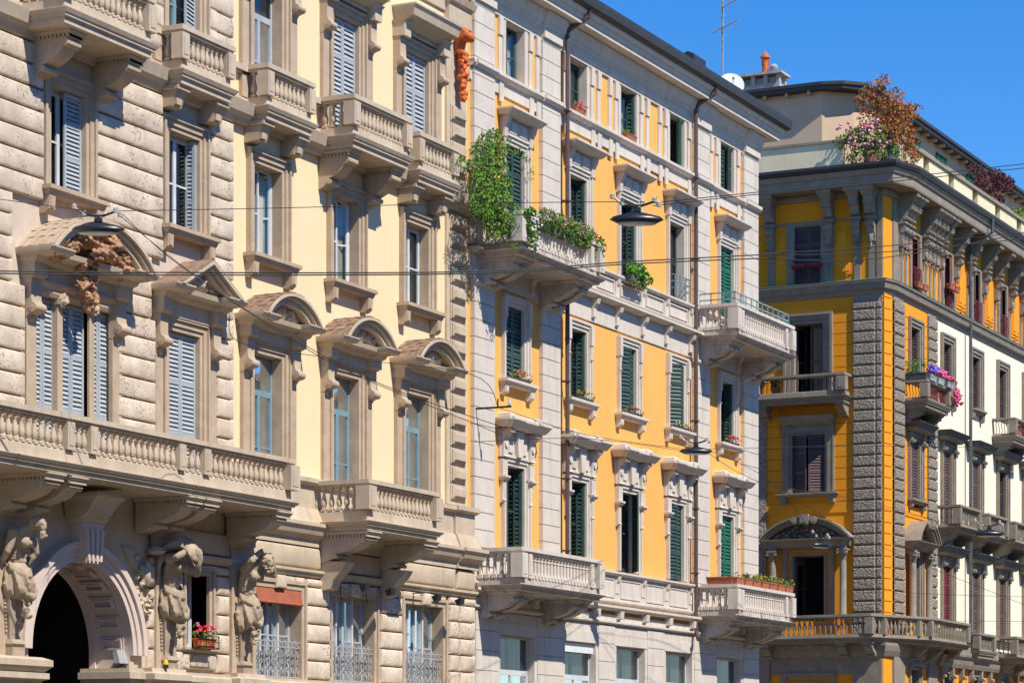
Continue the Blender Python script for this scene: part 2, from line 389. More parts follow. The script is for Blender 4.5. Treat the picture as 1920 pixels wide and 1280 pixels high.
def surround(mb, hw, z0, z1, bands, sillz=None, wb=-.3):
    # bands: (a, b, w) offsets beyond the opening; the first also lines the reveal
    for a, b, w_ in bands:
        mb.box(-hw-b, -hw-a, wb, w_, z0, z1+a); mb.box(hw+a, hw+b, wb, w_, z0, z1+a); mb.box(-hw-b, hw+b, wb, w_, z1+a, z1+b)
def window(fac, ax, z0, z1, hw, bands, smat, fmat, shut=None, smt='green', sill=None, transom=None, curtain=True, leaf_ang=(0, 0), glaz=-.22, pitch=.08, panes=2, rail=None, label=None, extra=None):
    """shut = (left angle, right angle) of the louvred leaves in degrees, None = no leaf; 0 is closed, 90 folded to the reveal"""
    mb = MB(); f = .055
    mb.box(-hw, hw, glaz-.05, glaz, z1-f, z1); mb.box(-hw, hw, glaz-.05, glaz, z0, z0+f)
    mb.box(-hw, -hw+f, glaz-.05, glaz, z0+f, z1-f); mb.box(hw-f, hw, glaz-.05, glaz, z0+f, z1-f)
    zt = transom or z1
    if transom: mb.box(-hw+f, hw-f, glaz-.045, glaz+.01, transom-.04, transom+.04)
    zc = (z0+zt)/2
    glass = MB()
    n = panes; lw = (2*hw-2*f)/n
    for i in range(n):
        a = leaf_ang[i] if i < len(leaf_ang) else 0
        x0 = -hw+f+i*lw; x1 = x0+lw; zz1 = (zt-.04 if transom else z1-f)
        if a:      # leaf swung inwards
            hx = x0 if i == 0 else x1; s_ = 1 if i == 0 else -1
            c_, n_ = math.cos(R(a))*s_, math.sin(R(a))
            def P(u, v, z): return (hx+c_*u, glaz-.03-n_*u+v, z)
            for u0, u1, q0, q1 in ((0, .06, z0+f, zz1), (lw-.06, lw, z0+f, zz1), (.06, lw-.06, z0+f, z0+f+.07), (.06, lw-.06, zz1-.07, zz1), (.06, lw-.06, zc-.02, zc+.02)):
                vs = [P(u, v, z) for z in (q0, q1) for u, v in ((u0, 0), (u1, 0), (u1, .05), (u0, .05))]
                mb.add(vs, [(0, 1, 2, 3), (4, 5, 6, 7), (0, 1, 5, 4), (1, 2, 6, 5), (2, 3, 7, 6), (3, 0, 4, 7)])
            glass.add([P(.06, .025, z0+f), P(lw-.06, .025, z0+f), P(lw-.06, .025, zz1), P(.06, .025, zz1)], [(0, 1, 2, 3)])
        else:
            mb.box(x0, x0+.055, glaz-.04, glaz+.015, z0+f, zz1); mb.box(x1-.055, x1, glaz-.04, glaz+.015, z0+f, zz1)
            mb.box(x0+.055, x1-.055, glaz-.04, glaz+.01, z0+f, z0+f+.07); mb.box(x0+.055, x1-.055, glaz-.04, glaz+.01, zz1-.06, zz1)
            mb.box(x0+.055, x1-.055, glaz-.035, glaz+.008, zc-.02, zc+.02)
            glass.add([(x0+.05, glaz-.02, z0+f), (x1-.05, glaz-.02, z0+f), (x1-.05, glaz-.02, zz1), (x0+.05, glaz-.02, zz1)], [(0, 1, 2, 3)])
    if transom: glass.add([(-hw+f, glaz-.02, transom), (hw-f, glaz-.02, transom), (hw-f, glaz-.02, z1-f), (-hw+f, glaz-.02, z1-f)], [(0, 1, 2, 3)])
    wn = mb.build('window', fmat, fac.root, fac.loc(ax), fac.rz)
    if label: wn['label'] = label
    glass.build('pane', 'glass', wn)
    if curtain:
        c = MB(); N = 22
        for sgn in ((-1, 1) if curtain is True else (curtain,)):
            a = sgn*hw; b = sgn*hw*.12
            c.rings([[(a+(b-a)*i/N, glaz-.16+.03*math.sin(i*2.1), z) for i in range(N+1)] for z in (z0+.05, z1-.05)], close=False)
        c.build('curtain', 'curtain', wn)
    if bands:
        s = MB(); surround(s, hw, z0, z1, bands); s.build('surround', smat, wn)
    if sill:
        s = MB(); e, W, th = sill[:3]
        s.lv(-hw-e, hw+e, -.3, [(-.06, W-.08, z0-th), (-.04, W-.05, z0-th*.55), (0, W, z0-th*.45), (0, W, z0)])
        if len(sill) > 3:
            for x in (-hw-e*.55, hw+e*.55):
                s.prism_t([(0, z0-th-.001), (W-.09, z0-th-.001), (W-.11, z0-th-sill[3]*.8), (W-.2, z0-th-sill[3]), (0, z0-th-sill[3])], x-.11, x+.11)
                s.box(x-.06, x+.06, W-.12, W-.085, z0-th-sill[3]*.72, z0-th-.06)
        s.build('sill', smat, wn)
    if shut:
        for i, a in enumerate(shut):
            if a is None: continue
            if a > 45:      # folded back in two halves against the reveal
                me = louver(.24, z0+.02, z1-.02, smt, pitch)
                for q, dx in ((0, .012), (1, .06)):
                    if i == 0: link('shutter', me, wn, (-hw+dx+.04, .02, 0), R(86-q*4))
                    else:
                        o = link('shutter', me, wn, (hw-dx-.04, .02, 0), -R(86-q*4)); o.scale = (-1, 1, 1)
                continue
            me = louver(hw-.01, z0+.02, z1-.02, smt, pitch)
            if i == 0: link('shutter', me, wn, (-hw+.005, .06, 0), -R(a))
            else:
                o = link('shutter', me, wn, (hw-.005, .06, 0), R(a)); o.scale = (-1, 1, 1)
    if extra: extra(wn)
    return wn

def ground_rail(): pass
# ================================================================== SETTING
g = MB(); g.add([(-1500, -1500, -.02), (1500, -1500, -.02), (1500, 1500, -.02), (-1500, 1500, -.02)], [(0, 1, 2, 3)])
tag(g.build('ground', 'earth'), None, None, kind='structure')
g = MB(); g.add([(-60, 4, 0), (260, 4, 0), (260, 34, 0), (-60, 34, 0)], [(0, 1, 2, 3)])
tag(g.build('road', 'paving'), None, None, kind='structure')
g = MB()
_h = [(x, x+1.3, z, z+2.3) for x in range(-38, 140, 4) for z in (1.2, 5.0, 8.8, 12.6, 16.4, 20.0)]
def _opp():  # unseen row added opposite to fill window reflections and deepen the shade
    wallmb(g, -40, 142, 0, 23.5, 0, [tuple(q) for q in _h], .35)
    g.box(-40, 142, -10, -.5, 0, 23.5); g.lv(-40, 142, -.3, [(0, .1, 23.5), (.3, .5, 23.8), (.3, .5, 24.0)])
    o = g.build('added_opposite_building', 'facing')
    o.location = (102, -48, 0); o.rotation_euler = (0, 0, PI)
    tag(o, 'long taupe building behind the viewer, added unseen for window reflections and darker shade', 'building')
_opp()
g = MB(); g.box(-60, 85.5, -.02, 4, -.02, .13); tag(g.build('pavement', 'paving'), None, None, kind='structure')

# ================================================================== BUILDING A (grey stone and cream plaster)
A = empty('apartment_building', (40, 0, 0))
tag(A, 'ornate palazzo in grey stone and cream plaster with atlas figures beside its arch', 'building')
A0 = empty('x'); bpy.data.objects.remove(A0)
class FacA(Fac):
    def loc(s, ax): return (ax-40, 0, 0)
FA = FacA(A)
AXU = [45.3, 49.56, 53.03, 56.62, 60.22]      # window axes
def LA(): return FA.loc(0)
def bA(mb, name, m_, **k): return mb.build(name, m_, A, LA(), 0, **k)

B3 = [(0, .10, .05), (.10, .22, .09), (.22, .29, .14)]       # grey stepped surround
holes = []
gr_rects = []
for i, ax in enumerate(AXU):
    holes.append((ax-.65, ax+.65, 13.20, 15.34))
    if i: holes.append((ax-.65, ax+.65, 16.5, 19.6))
    if i: holes.append((ax-.65, ax+.65, 7.6, 11.1))
holes += [(44.1, 46.95, 7.6, 11.1), (44.65, 45.95, 16.5, 19.6)]
mb = MB(); wallmb(mb, 51.42, 63.05, 7.4, 21.0, 0, holes, .3); bA(mb, 'plaster_wall', 'cream')
mb = MB(); wallmb(mb, 36, 51.42, 7.3, 21.0, 0, holes, .3); bA(mb, 'stone_wall', 'greyplas')
mb = MB(); mb.box(36, 63.05, -.3, -.02, 21.0, 24.0); mb.box(36, 51.4, -.02, 0, 21, 24); bA(mb, 'attic_wall', 'cream')
mb = MB()
for i in range(6): mb.cushion(51.6, 63.0, 21.02+i*.5, 21.49+i*.5, -.02, .06, .02)
bA(mb, 'banded_wall', 'greysm')
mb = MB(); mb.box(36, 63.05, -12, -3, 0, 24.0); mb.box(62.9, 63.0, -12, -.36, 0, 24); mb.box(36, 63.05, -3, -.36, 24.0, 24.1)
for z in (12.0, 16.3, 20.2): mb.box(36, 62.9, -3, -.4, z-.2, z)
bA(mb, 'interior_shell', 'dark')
mb = MB(); mb.lv(36, 63.05, -.3, [(0, .1, 23.6), (.3, .4, 23.8), (.5, .6, 24.0), (.6, .7, 24.2), (.6, .7, 24.3)]); bA(mb, 'cornice', 'greysm')

# rusticated courses of the grey bays
exc = []
for ax in (45.3, 49.56): exc += [(ax-.92, ax+.92, 12.6, 15.6), (ax-.9, ax+.9, 16.4, 21)]
exc += [(43.75, 46.98, 7.5, 11.9), (48.35, 50.78, 7.5, 11.9), (43.35, 47.2, 11.3, 12.75), (48.2, 50.95, 11.3, 12.45)]
mb = MB(); c0 = 15.08; h = .437
for k in range(-15, 3):
    z0 = c0+k*h+.02; z1 = z0+h-.035
    if z0 < 8.3: continue
    z1 = min(z1, 16.08)
    for a, b in intervals(36, 51.45, z0, z1, exc): mb.cushion(a, b, z0, z1, 0, .13, .05)
for k in range(0, 9):
    z0 = 16.95+k*.44; z1 = z0+.41
    for a, b in intervals(36, 51.45, z0, z1, exc): mb.cushion(a, b, z0, z1, 0, .13, .05)
o = bA(mb, 'rusticated_courses', 'grey', smooth=True, ang=25)

# quoin strip at the right end: raised framed panels
mb = MB(); mb.box(61.78, 61.9, 0, .06, 8.5, 20.8); mb.box(61.9, 62.95, 0, .03, 8.5, 20.8)
z = 8.62
while z < 18.6:
    t0, t1 = 62.02, 62.86
    mb.lv(t0, t1, .03, [(0, .06, z), (0, .06, z+.40)]); 
    mb.rings([[(t0+i, ww, z+i*.8), (t1-i, ww, z+i*.8), (t1-i, ww, z+.4-i*.8), (t0+i, ww, z+.4-i*.8)] for i, ww in ((.05, .06), (.05, .10), (.10, .10), (.13, .15))])
    z += .462
bA(mb, 'quoin_strip', 'greysm')
mb = MB()
mb.lv(61.75, 62.98, 0, [(0, .12, 20.75), (.02, .16, 20.8), (.02, .16, 21.25), (.08, .24, 21.3), (.1, .3, 21.45)]); bA(mb, 'pilaster_capital', 'greysm')
mb = MB()  # orange terracotta drop ornament
mb.prism_t([(.05, 20.72), (.30, 20.72), (.30, 20.55), (.2, 20.3), (.14, 20.1), (.05, 20.0)], 62.22, 62.58)
mb.cyl_t(62.14, 62.70, .30, 20.52, .12, 14); mb.cyl_t(62.2, 62.62, .22, 20.08, .07, 12)
rr = random.Random(3)
for k in range(120):
    f = k/119; mb.blob(62.4+rr.uniform(-.2, .2)*(1-.45*f)*(1+.3*math.sin(f*16)), .15+rr.uniform(0, .12), 20.02-1.15*f, rr.uniform(.03, .065), .05, rr.uniform(.03, .06), .4, 8, k)
for q, z in ((-.14, 19.75), (.16, 19.6), (.0, 19.35), (-.1, 19.2), (.1, 19.08)): mb.blob(62.4+q, .24, z, .075, .07, .075, .1, 10)
sculpt0 = mb
# upper belt course + parapet coping between balconies
mb = MB()
mb.lv(36, 63.0, 0, [(0, .14, 16.02), (0, .2, 16.12), (.02, .3, 16.2), (.02, .36, 16.38), (.02, .38, 16.44)])
mb.lv(36, 63.0, 0, [(0, .1, 16.44), (0, .1, 16.62)])
mb.lv(36, 44.2, 0, [(0, .08, 17.14), (.02, .18, 17.2), (.02, .2, 17.33)])
for a, b in ((46.6, 48.7), (50.55, 52.2), (54.1, 55.3), (58.0, 59.3), (61.3, 63.0)):
    mb.box(a, b, 0, .10, 17.16, 17.2); mb.box(a, b, 0, .16, 17.2, 17.33)
bA(mb, 'belt_course', 'greysm')
# lower belt course
mb = MB()
mb.lv(51.4, 63.0, 0, [(0, .30, 6.84), (0, .30, 6.98), (.0, .38, 7.06), (.0, .44, 7.1), (.0, .5, 7.24), (.02, .55, 7.28), (.02, .55, 7.36)])
mb.lv(61.85, 63.03, 0, [(0, .36, 6.84), (0, .36, 6.98), (.0, .46, 7.06), (.0, .52, 7.1), (.0, .58, 7.24), (.04, .63, 7.28), (.04, .63, 7.36)])
mb.lv(51.4, 63.0, 0, [(0, .42, 7.36), (0, .32, 7.6), (0, .26, 7.72)]); mb.lv(61.85, 63.0, 0, [(.02, .45, 7.37), (.02, .38, 7.6), (.02, .33, 7.72)])
mb.lv(51.4, 63.0, 0, [(0, .2, 7.72), (0, .2, 8.26)]); mb.lv(61.88, 62.96, 0, [(0, .27, 7.73), (0, .27, 8.26)])
mb.lv(51.4, 63.0, 0, [(0, .25, 8.26), (0, .33, 8.32), (0, .33, 8.42)]); mb.lv(61.85, 63.0, 0, [(0, .3, 8.27), (.03, .4, 8.33), (.03, .4, 8.44)])
bA(mb, 'belt_course', 'greysm')

# ---------------- windows of A
SB = (.62, .30, .14, .42)
window(FA, AXU[0], 13.22, 15.3, .6, B3, 'greydk', 'wht', shut=(78, 0), smt='blue', sill=(.42, .34, .18, .36), curtain=False)
window(FA, AXU[1], 13.22, 15.3, .6, B3, 'greydk', 'wht', shut=(None, 62), smt='blue', sill=(.42, .34, .18, .36), curtain=False)
window(FA, AXU[2], 13.22, 15.3, .6, B3, 'greydk', 'wht', leaf_ang=(0, 60), sill=(.42, .34, .18, .36))
window(FA, AXU[3], 13.22, 15.3, .6, B3, 'greydk', 'wht', leaf_ang=(0, 35), sill=(.42, .34, .18, .36))
window(FA, AXU[4], 13.22, 15.3, .6, B3, 'greydk', 'wht', leaf_ang=(0, 0), sill=(.42, .34, .18, .36))
for i in (0, 1): window(FA, (45.3, 49.56)[i], 16.66, 19.55, .6, B3, 'greydk', 'teal', shut=(75, 12), smt='blue', curtain=False)
window(FA, AXU[2], 16.66, 19.55, .6, B3, 'greydk', 'blue', transom=18.75)
window(FA, AXU[3], 16.66, 19.55, .6, B3, 'greydk', 'teal', shut=(0, 0), smt='blue', pitch=.1, curtain=False)
window(FA, AXU[4], 16.66, 19.55, .6, B3, 'greydk', 'teal', shut=(0, 0), smt='blue', pitch=.1, curtain=False)
window(FA, AXU[1], 7.75, 11.05, .6, B3, 'greydk', 'teal', shut=(0, 0), smt='blue', pitch=.09, curtain=False)
for i in (2, 3, 4): window(FA, AXU[i], 7.75, 11.05, .6, B3, 'greydk', 'teal', transom=10.25, leaf_ang=(0, 0))
# triple window
for dx, hh in ((-.97, .385), (0, .46), (.97, .385)):
    o = window(FA, 45.52+dx, 7.75, 11.05, hh, [(0, .06, .02)], 'greydk', 'teal', shut=(0, 0), smt='blue', pitch=.09, curtain=False)
for x in (-.55, .55):
    mb = MB(); mb.box(45.52+x-.09, 45.52+x+.09, -.25, .07, 7.6, 10.95); mb.box(45.52+x-.13, 45.52+x+.13, -.25, .12, 10.95, 11.05); mb.blob(45.52+x, .14, 11.02, .1, .1, .14, .4)
    bA(mb, 'mullion', 'greydk')
for x in (-1.50, 1.50): mb = MB(); mb.box(45.52+x-.14, 45.52+x+.14, -.25, .075, 7.6, 11.05); bA(mb, 'window_jamb', 'greydk')
mb = MB(); mb.lv(43.9, 47.14, 0, [(0, .1, 11.05), (0, .14, 11.12), (0, .14, 11.2), (0, .2, 11.26), (0, .22, 11.32)])
bA(mb, 'window_lintel', 'greydk')

def pediment(ax, kind, hwid, z, W, cx, zc0=10.62, ztop=11.34, cw=.29):
    mb = MB()
    s = .07
    # frieze + cornice with breaks over the consoles
    mb.box(ax-cx+.1, ax+cx-.1, 0, .16, ztop-.02, z-.24)
    mb.lv(ax-hwid+.28, ax+hwid-.28, 0, [(0, .2, z-.24), (.06, .3, z-.2), (.06, .34, z-.14), (.14, W-.28, z-.1), (.14, W-.25, z)])
    for sg in (-1, 1):
        x = ax+sg*cx; a, b = x-cw/2-.05, x+cw/2+.05
        mb.lv(a, b, 0, [(0, .34, ztop), (0, .34, z-.25), (.06, .42, z-.2), (.06, .46, z-.14), (.16, W-.06, z-.1), (.18, W, z-.02), (.18, W, z+.01)])
    if kind == 'tri':
        a = hwid; apex = z+.66
        for (i0, i1, w1, e) in ((.0, .07, W+.02, 0), (.07, .15, W-.05, 0), (.15, .24, W-.14, 0)):
            P = [(ax-a+i0*1.4, z+.004), (ax, apex-i0), (ax+a-i0*1.4, z+.004), (ax+a-i1*1.7, z+.004), (ax, apex-i1), (ax-a+i1*1.7, z+.004)]
            mb.rings([[(t, w_, zz) for t, zz in P] for w_ in (.01, w1)])
        mb.prism_w([(ax-a+.3, z+.002), (ax+a-.3, z+.002), (ax, apex-.22)], .01, .2)
        rt = MB(); rt.rings([[(t, w_, zz) for t, zz in ((ax-a-.03, z+.03), (ax, apex+.045), (ax+a+.03, z+.03), (ax+a, z+.01), (ax, apex+.005), (ax-a, z+.01))] for w_ in (0, W+.0)])
    else:
        rise = .80 if kind == 'big' else .58
        Rr = (hwid**2+rise**2)/(2*rise); zc = z+rise-Rr; th = math.asin(min(.999, hwid/Rr))
        for i0, i1, w1 in ((.0, .06, W+.02), (.06, .13, W-.05), (.13, .24, W-.13)):
            mb.arcband(ax, zc, Rr-i1, Rr-i0, PI/2-th, PI/2+th, .01, w1, 22)
        if kind == 'seg':
            P = [(ax+(Rr-.2)*math.cos(PI/2+a), zc+(Rr-.2)*math.sin(PI/2+a)) for a in [th*.93*(-1+2*i/14) for i in range(15)]]
            mb.prism_w(P, .01, .2)
        rt = MB()
        n = 14
        for i in range(n):
            a0 = PI/2-th+2*th*i/n; a1 = PI/2-th+2*th*(i+.92)/n
            nw = 5 if kind == 'seg' else 7
            for j in range(nw):
                w0 = W*j/nw; rt.arcband(ax, zc, Rr+.003, Rr+.03+.012*((i+j) % 2), a0, a1, w0, w0+W/nw-.015, 2)
    o = bA(mb, 'pediment', 'greysm', smooth=True, ang=25)
    rt.build('pediment_roof', 'tile' if kind != 'big' else 'greydk', o)
    for sg in (-1, 1):
        c = MB(); sideconsole(c, ax+sg*cx-cw/2, ax+sg*cx+cw/2, .0, .36, .8, ztop)
        c.box(ax+sg*cx-cw/2+.006, ax+sg*cx+cw/2-.006, 0, .1, 7.6, ztop-.803)
        c.lv(ax+sg*cx-cw/2, ax+sg*cx+cw/2, 0, [(.0, .26, ztop-.04), (.04, .3, ztop)])
        c.build('console', 'greydk', o, smooth=True, ang=30)
    if kind != 'big':
        r = MB(); rr = random.Random(int(ax*10))
        for k in range(26):
            u = rr.uniform(-1, 1); zz = z+.08+rr.uniform(0, .34)*(1-abs(u))
            r.blob(ax+u*hwid*.55, .3+rr.uniform(0, .12), zz, .09, .1, .08, .4, 8, k)
        r.blob(ax, .36, z+.2, .2, .16, .2, .35, 10); r.build('tympanum_relief', 'greysm', o, smooth=True, ang=50)
    return o
pediment(AXU[2], 'seg', 1.2, 11.8, .78, 1.02)
pediment(AXU[3], 'seg', 1.2, 11.8, .78, 1.02)
pediment(AXU[4], 'seg', 1.2, 11.8, .78, 1.02)
pediment(AXU[1], 'tri', 1.22, 11.88, .78, 1.05)
bigp = pediment(45.45, 'big', 1.78, 11.85, .88, 1.48, cw=.34)
# rockwork mask hanging in the big arched pediment
mb = MB(); rr = random.Random(11)
for k in range(60):
    u = rr.uniform(-1, 1); zz = 12.42-.5*abs(u)**1.6+rr.uniform(-.22, .06); mb.blob(45.45+u*1.3, .35+rr.uniform(0, .25), zz, rr.uniform(.1, .2), .14, rr.uniform(.08, .15), .5, 9, k)
for k in range(26):
    mb.blob(45.45+rr.uniform(-.25, .3), .55+rr.uniform(0, .35), 12.2+rr.uniform(-.3, .25), rr.uniform(.1, .2), .14, rr.uniform(.09, .17), .6, 9, k+70)
for k in range(44):
    f = k/43; mb.blob(45.28+rr.uniform(-.22, .22), .4+rr.uniform(0, .18), 11.85-.95*f, rr.uniform(.05, .12), .08, rr.uniform(.05, .11), .5, 8, k+200)
rk = mb.build('grotesque_rockwork', 'rock', bigp, smooth=True, ang=180)
rm = rk.modifiers.new('merge', 'REMESH'); rm.mode = 'VOXEL'; rm.voxel_size = .024; rm.use_smooth_shade = True
tx = bpy.data.textures.new('rock_clouds', 'CLOUDS'); tx.noise_scale = .05; tx.noise_depth = 4
dm = rk.modifiers.new('roughen', 'DISPLACE'); dm.texture = tx; dm.strength = .13; dm.mid_level = .5
# hoods with side consoles over the top windows
for i, ax in enumerate(AXU):
    mb = MB(); mb.box(ax-1.2, ax+1.2, 0, .14, 19.9, 20.0)
    mb.lv(ax-1.05, ax+1.05, 0, [(.05, .2, 20.0), (.1, .3, 20.06), (.12, .5, 20.18), (.15, .58, 20.2), (.18, .62, 20.36), (.22, .68, 20.44), (.22, .68, 20.48)])
    for sg in (-1, 1):
        a = ax+sg*1.06-.17; mb.lv(a, a+.34, 0, [(0, .34, 19.72), (0, .34, 20.02), (.04, .4, 20.1)])
    o = bA(mb, 'window_hood', 'greysm')
    for sg in (-1, 1):
        c = MB(); sideconsole(c, ax+sg*1.06-.145, ax+sg*1.06+.145, 0, .34, .78, 19.72); c.box(ax+sg*1.06-.139, ax+sg*1.06+.139, 0, .1, 16.65, 18.937); c.build('console', 'greydk', o, smooth=True, ang=30)
# lintel blocks under the small balconies, frieze panel over mezzanine windows


# ---------------- balconies of A
US = (16.12, 16.42, 16.66, 17.2, 17.36)
for i in (1, 2, 4):
    ax = AXU[i]
    b = balcony(FA, 'balcony', ax, [(-1.0, 0), (-1.0, .62), (1.0, .62), (1.0, 0)], US, pitch=.185, post=.28)
    for x in (-.78, .78):
        c = MB(); c.prism_t([(0, 16.03), (.5, 16.03), (.46, 15.96), (.38, 15.8), (.34, 15.7), (0, 15.66)], x-.2, x+.2)
        c.box(x-.24, x+.24, 0, .54, 16.03, 16.12); c.box(x-.1, x+.1, .36, .42, 15.74, 15.94); c.build('bracket', 'greydk', b)
BK = dict(w=.42, H=.78, m='greydk')
balcony(FA, 'balcony', 56.62, [(-1.36, 0), (-1.36, 1.0), (1.36, 1.0), (1.36, 0)], US, pitch=.19, post=.3, brk=dict(at=(-1.05, 1.05), L=.85, **BK))
balcony(FA, 'balcony', 45.2, [(-1.55, 0), (-1.55, 1.12), (1.5, 1.12), (1.5, 0)], US, pitch=.19, post=.3, brk=dict(at=(-.95, 1.15), L=.95, **BK))
LS = (7.2, 7.42, 7.68, 8.22, 8.37)
balcony(FA, 'balcony', 56.6, [(-1.75, 0), (-1.75, 1.6), (1.75, 1.6), (1.75, 0)], LS, pitch=.2, post=.36, brk=dict(at=(-1.38, 1.5), L=1.3, H=.62, w=.5, wb=.25, m='greysm'))
LM = (7.3, 7.52, 7.78, 8.31, 8.46)
balcony(FA, 'balcony', 45.0, [(-9, 0), (-9, 1.62), (6.45, 1.62), (6.45, 0)], LM, pitch=.2, post=.4, posts=(1, [ (9-1.0-.9)/15.45, (9-.28-.9)/15.45+.004, (9+2.05)/15.45, (9+3.0)/15.45]), brk=dict(at=(-2.3, -1.55, 2.6, 3.25, 6.15), L=1.32, H=.62, w=.45, wb=.25, m='greysm'))
mb = MB(); mb.lv(44.9, 45.7, .25, [(0, .6, 6.68), (.02, .8, 6.8), (.05, .95, 7.0), (.1, 1.1, 7.1), (.1, 1.1, 7.16)]); bA(mb, 'bracket', 'greysm')
# lower consoles under the brackets (console legs)
for t in (55.22, 58.1):
    mb = MB(); mb.prism_t([(.25, 6.55), (.95, 6.5), (.85, 6.35), (.6, 6.1), (.5, 5.9), (.25, 5.85)], t-.2, t+.2); bA(mb, 'bracket_foot', 'greysm')

# ---------------- ground floor of A
gh = [(ax-1.03, ax+1.03, 3.7, 5.82) for ax in (53.15, 56.6, 60.2)] + [(49.3, 50.25, 4.25, 5.9)]
mb = MB(); wallmb(mb, 47.9, 63.0, 0, 7.3, .16, gh, .4)
# arch wall
ac, az, ri, ro = 45.48, 4.05, 1.75, 2.2
N = 28; DA = -.62
arc = [(ac+ri*math.cos(PI*i/N), az+ri*1.04*math.sin(PI*i/N)) for i in range(N+1)]
for i in range(N):
    (a, z0), (b, z1) = arc[i], arc[i+1]; mb.add([(a, .2, z0), (b, .2, z1), (b, .2, 7.3), (a, .2, 7.3)], [(0, 1, 2, 3)])
mb.add([(36, .2, 0), (ac-ri, .2, 0), (ac-ri, .2, 7.3), (36, .2, 7.3)], [(0, 1, 2, 3)]); mb.add([(ac+ri, .2, 0), (47.9, .2, 0), (47.9, .2, 7.3), (ac+ri, .2, 7.3)], [(0, 1, 2, 3)])
bA(mb, 'ground_floor_wall', 'greysm')
mb = MB()   # deep coffered reveal of the arch
ra = lambda r, w_, n=N: [(ac+r*math.cos(PI*i/n), w_, az+r*1.04*math.sin(PI*i/n)) for i in range(n+1)]
mb.rings([ra(ri, .2), ra(ri, DA)], close=False)
mb.rings([ra(ri, DA), ra(ri-.05, DA), ra(ri-.05, DA-.15)], close=False)
for a in (0,):
    mb.box(ac+ri-.05, ac+ri+.1, DA-.15, DA, 0, az); mb.box(ac-ri-.1, ac-ri+.05, DA-.15, DA, 0, az); mb.add([(ac+ri, .2, 0), (ac+ri, DA, 0), (ac+ri, DA, az), (ac+ri, .2, az)], [(0, 1, 2, 3)]); mb.add([(ac-ri, .2, 0), (ac-ri, DA, 0), (ac-ri, DA, az), (ac-ri, .2, az)], [(0, 1, 2, 3)])
bA(mb, 'archway_reveal', 'marble')
mb = MB()
for i in range(12):      # coffers
    a0 = PI*(i+.16)/12; a1 = PI*(i+.84)/12
    for (p, q, d) in ((0, .05, .02), (.05, .09, .045)):
        for (w0, w1) in ((-.5+p, -.5+q), (.08-q, .08-p)): mb.arcband(ac, az, ri-d, ri, a0+p*.5, a1-p*.5, w0, w1, 3)
        for (b0, b1) in ((a0+p*.55, a0+q*.55), (a1-q*.55, a1-p*.55)): mb.arcband(ac, az, ri-d, ri, b0, b1, -.5+q, .08-q, 2)
bA(mb, 'archway_coffers', 'marble')
mb = MB()
for i0, i1, w1 in ((0, .12, .30), (.12, .26, .34), (.26, .40, .40)):
    n = N
    P = [[(ac+(ri+a)*math.cos(PI*i/n), w_, az+(ri*1.04+a)*math.sin(PI*i/n)) for a, w_ in ((i0, .19), (i1, .19), (i1, w1), (i0, w1))] for i in range(n+1)]
    mb.rings(P)
bA(mb, 'archway_moulding', 'marble', smooth=True, ang=30)
mb = MB()
mb.prism_w([(ac-.24, 5.82), (ac+.24, 5.82), (ac+.36, 6.62), (ac-.36, 6.62)], .2, .52)
for x in (-.2, -.07, .07, .2): mb.prism_w([(ac+x-.035, 5.86), (ac+x+.035, 5.86), (ac+x*1.4+.045, 6.5), (ac+x*1.4-.045, 6.5)], .52, .57)
mb.lv(ac-.38, ac+.38, .2, [(0, .5, 6.62), (.04, .6, 6.7), (.04, .6, 6.78)])
bA(mb, 'keystone', 'marble')
mb = MB()   # passage shell, its inner shade put into a near-black colour
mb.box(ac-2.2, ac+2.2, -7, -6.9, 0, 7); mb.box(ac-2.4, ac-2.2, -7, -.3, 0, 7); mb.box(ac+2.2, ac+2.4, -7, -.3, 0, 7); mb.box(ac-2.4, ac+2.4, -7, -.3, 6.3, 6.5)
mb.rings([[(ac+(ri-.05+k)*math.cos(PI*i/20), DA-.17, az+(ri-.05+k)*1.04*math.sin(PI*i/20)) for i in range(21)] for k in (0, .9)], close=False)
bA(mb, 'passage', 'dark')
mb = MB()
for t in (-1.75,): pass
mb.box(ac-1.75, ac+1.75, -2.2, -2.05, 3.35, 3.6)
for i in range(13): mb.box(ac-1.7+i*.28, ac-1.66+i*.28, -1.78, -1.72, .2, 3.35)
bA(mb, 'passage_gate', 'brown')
# relief in the right spandrel
mb = MB(); rr = random.Random(5)
mb.blob(47.75, .32, 5.75, .2, .12, .24, .2, 12); mb.blob(47.85, .45, 6.25, .14, .22, .09, .3, 10)
for k in range(22): mb.blob(47.6+rr.uniform(-.25, .3), .27+rr.uniform(0, .06), 5.25+rr.uniform(-.3, .9), .06, .06, .06, .5, 8, k)
bA(mb, 'spandrel_relief', 'greysm', smooth=True, ang=50)
mb = MB()
mb.prism_w([(46.9, 6.28), (47.35, 6.22), (47.6, 5.75), (47.25, 5.9)], .2, .27); bA(mb, 'spandrel_panel', 'greysm')
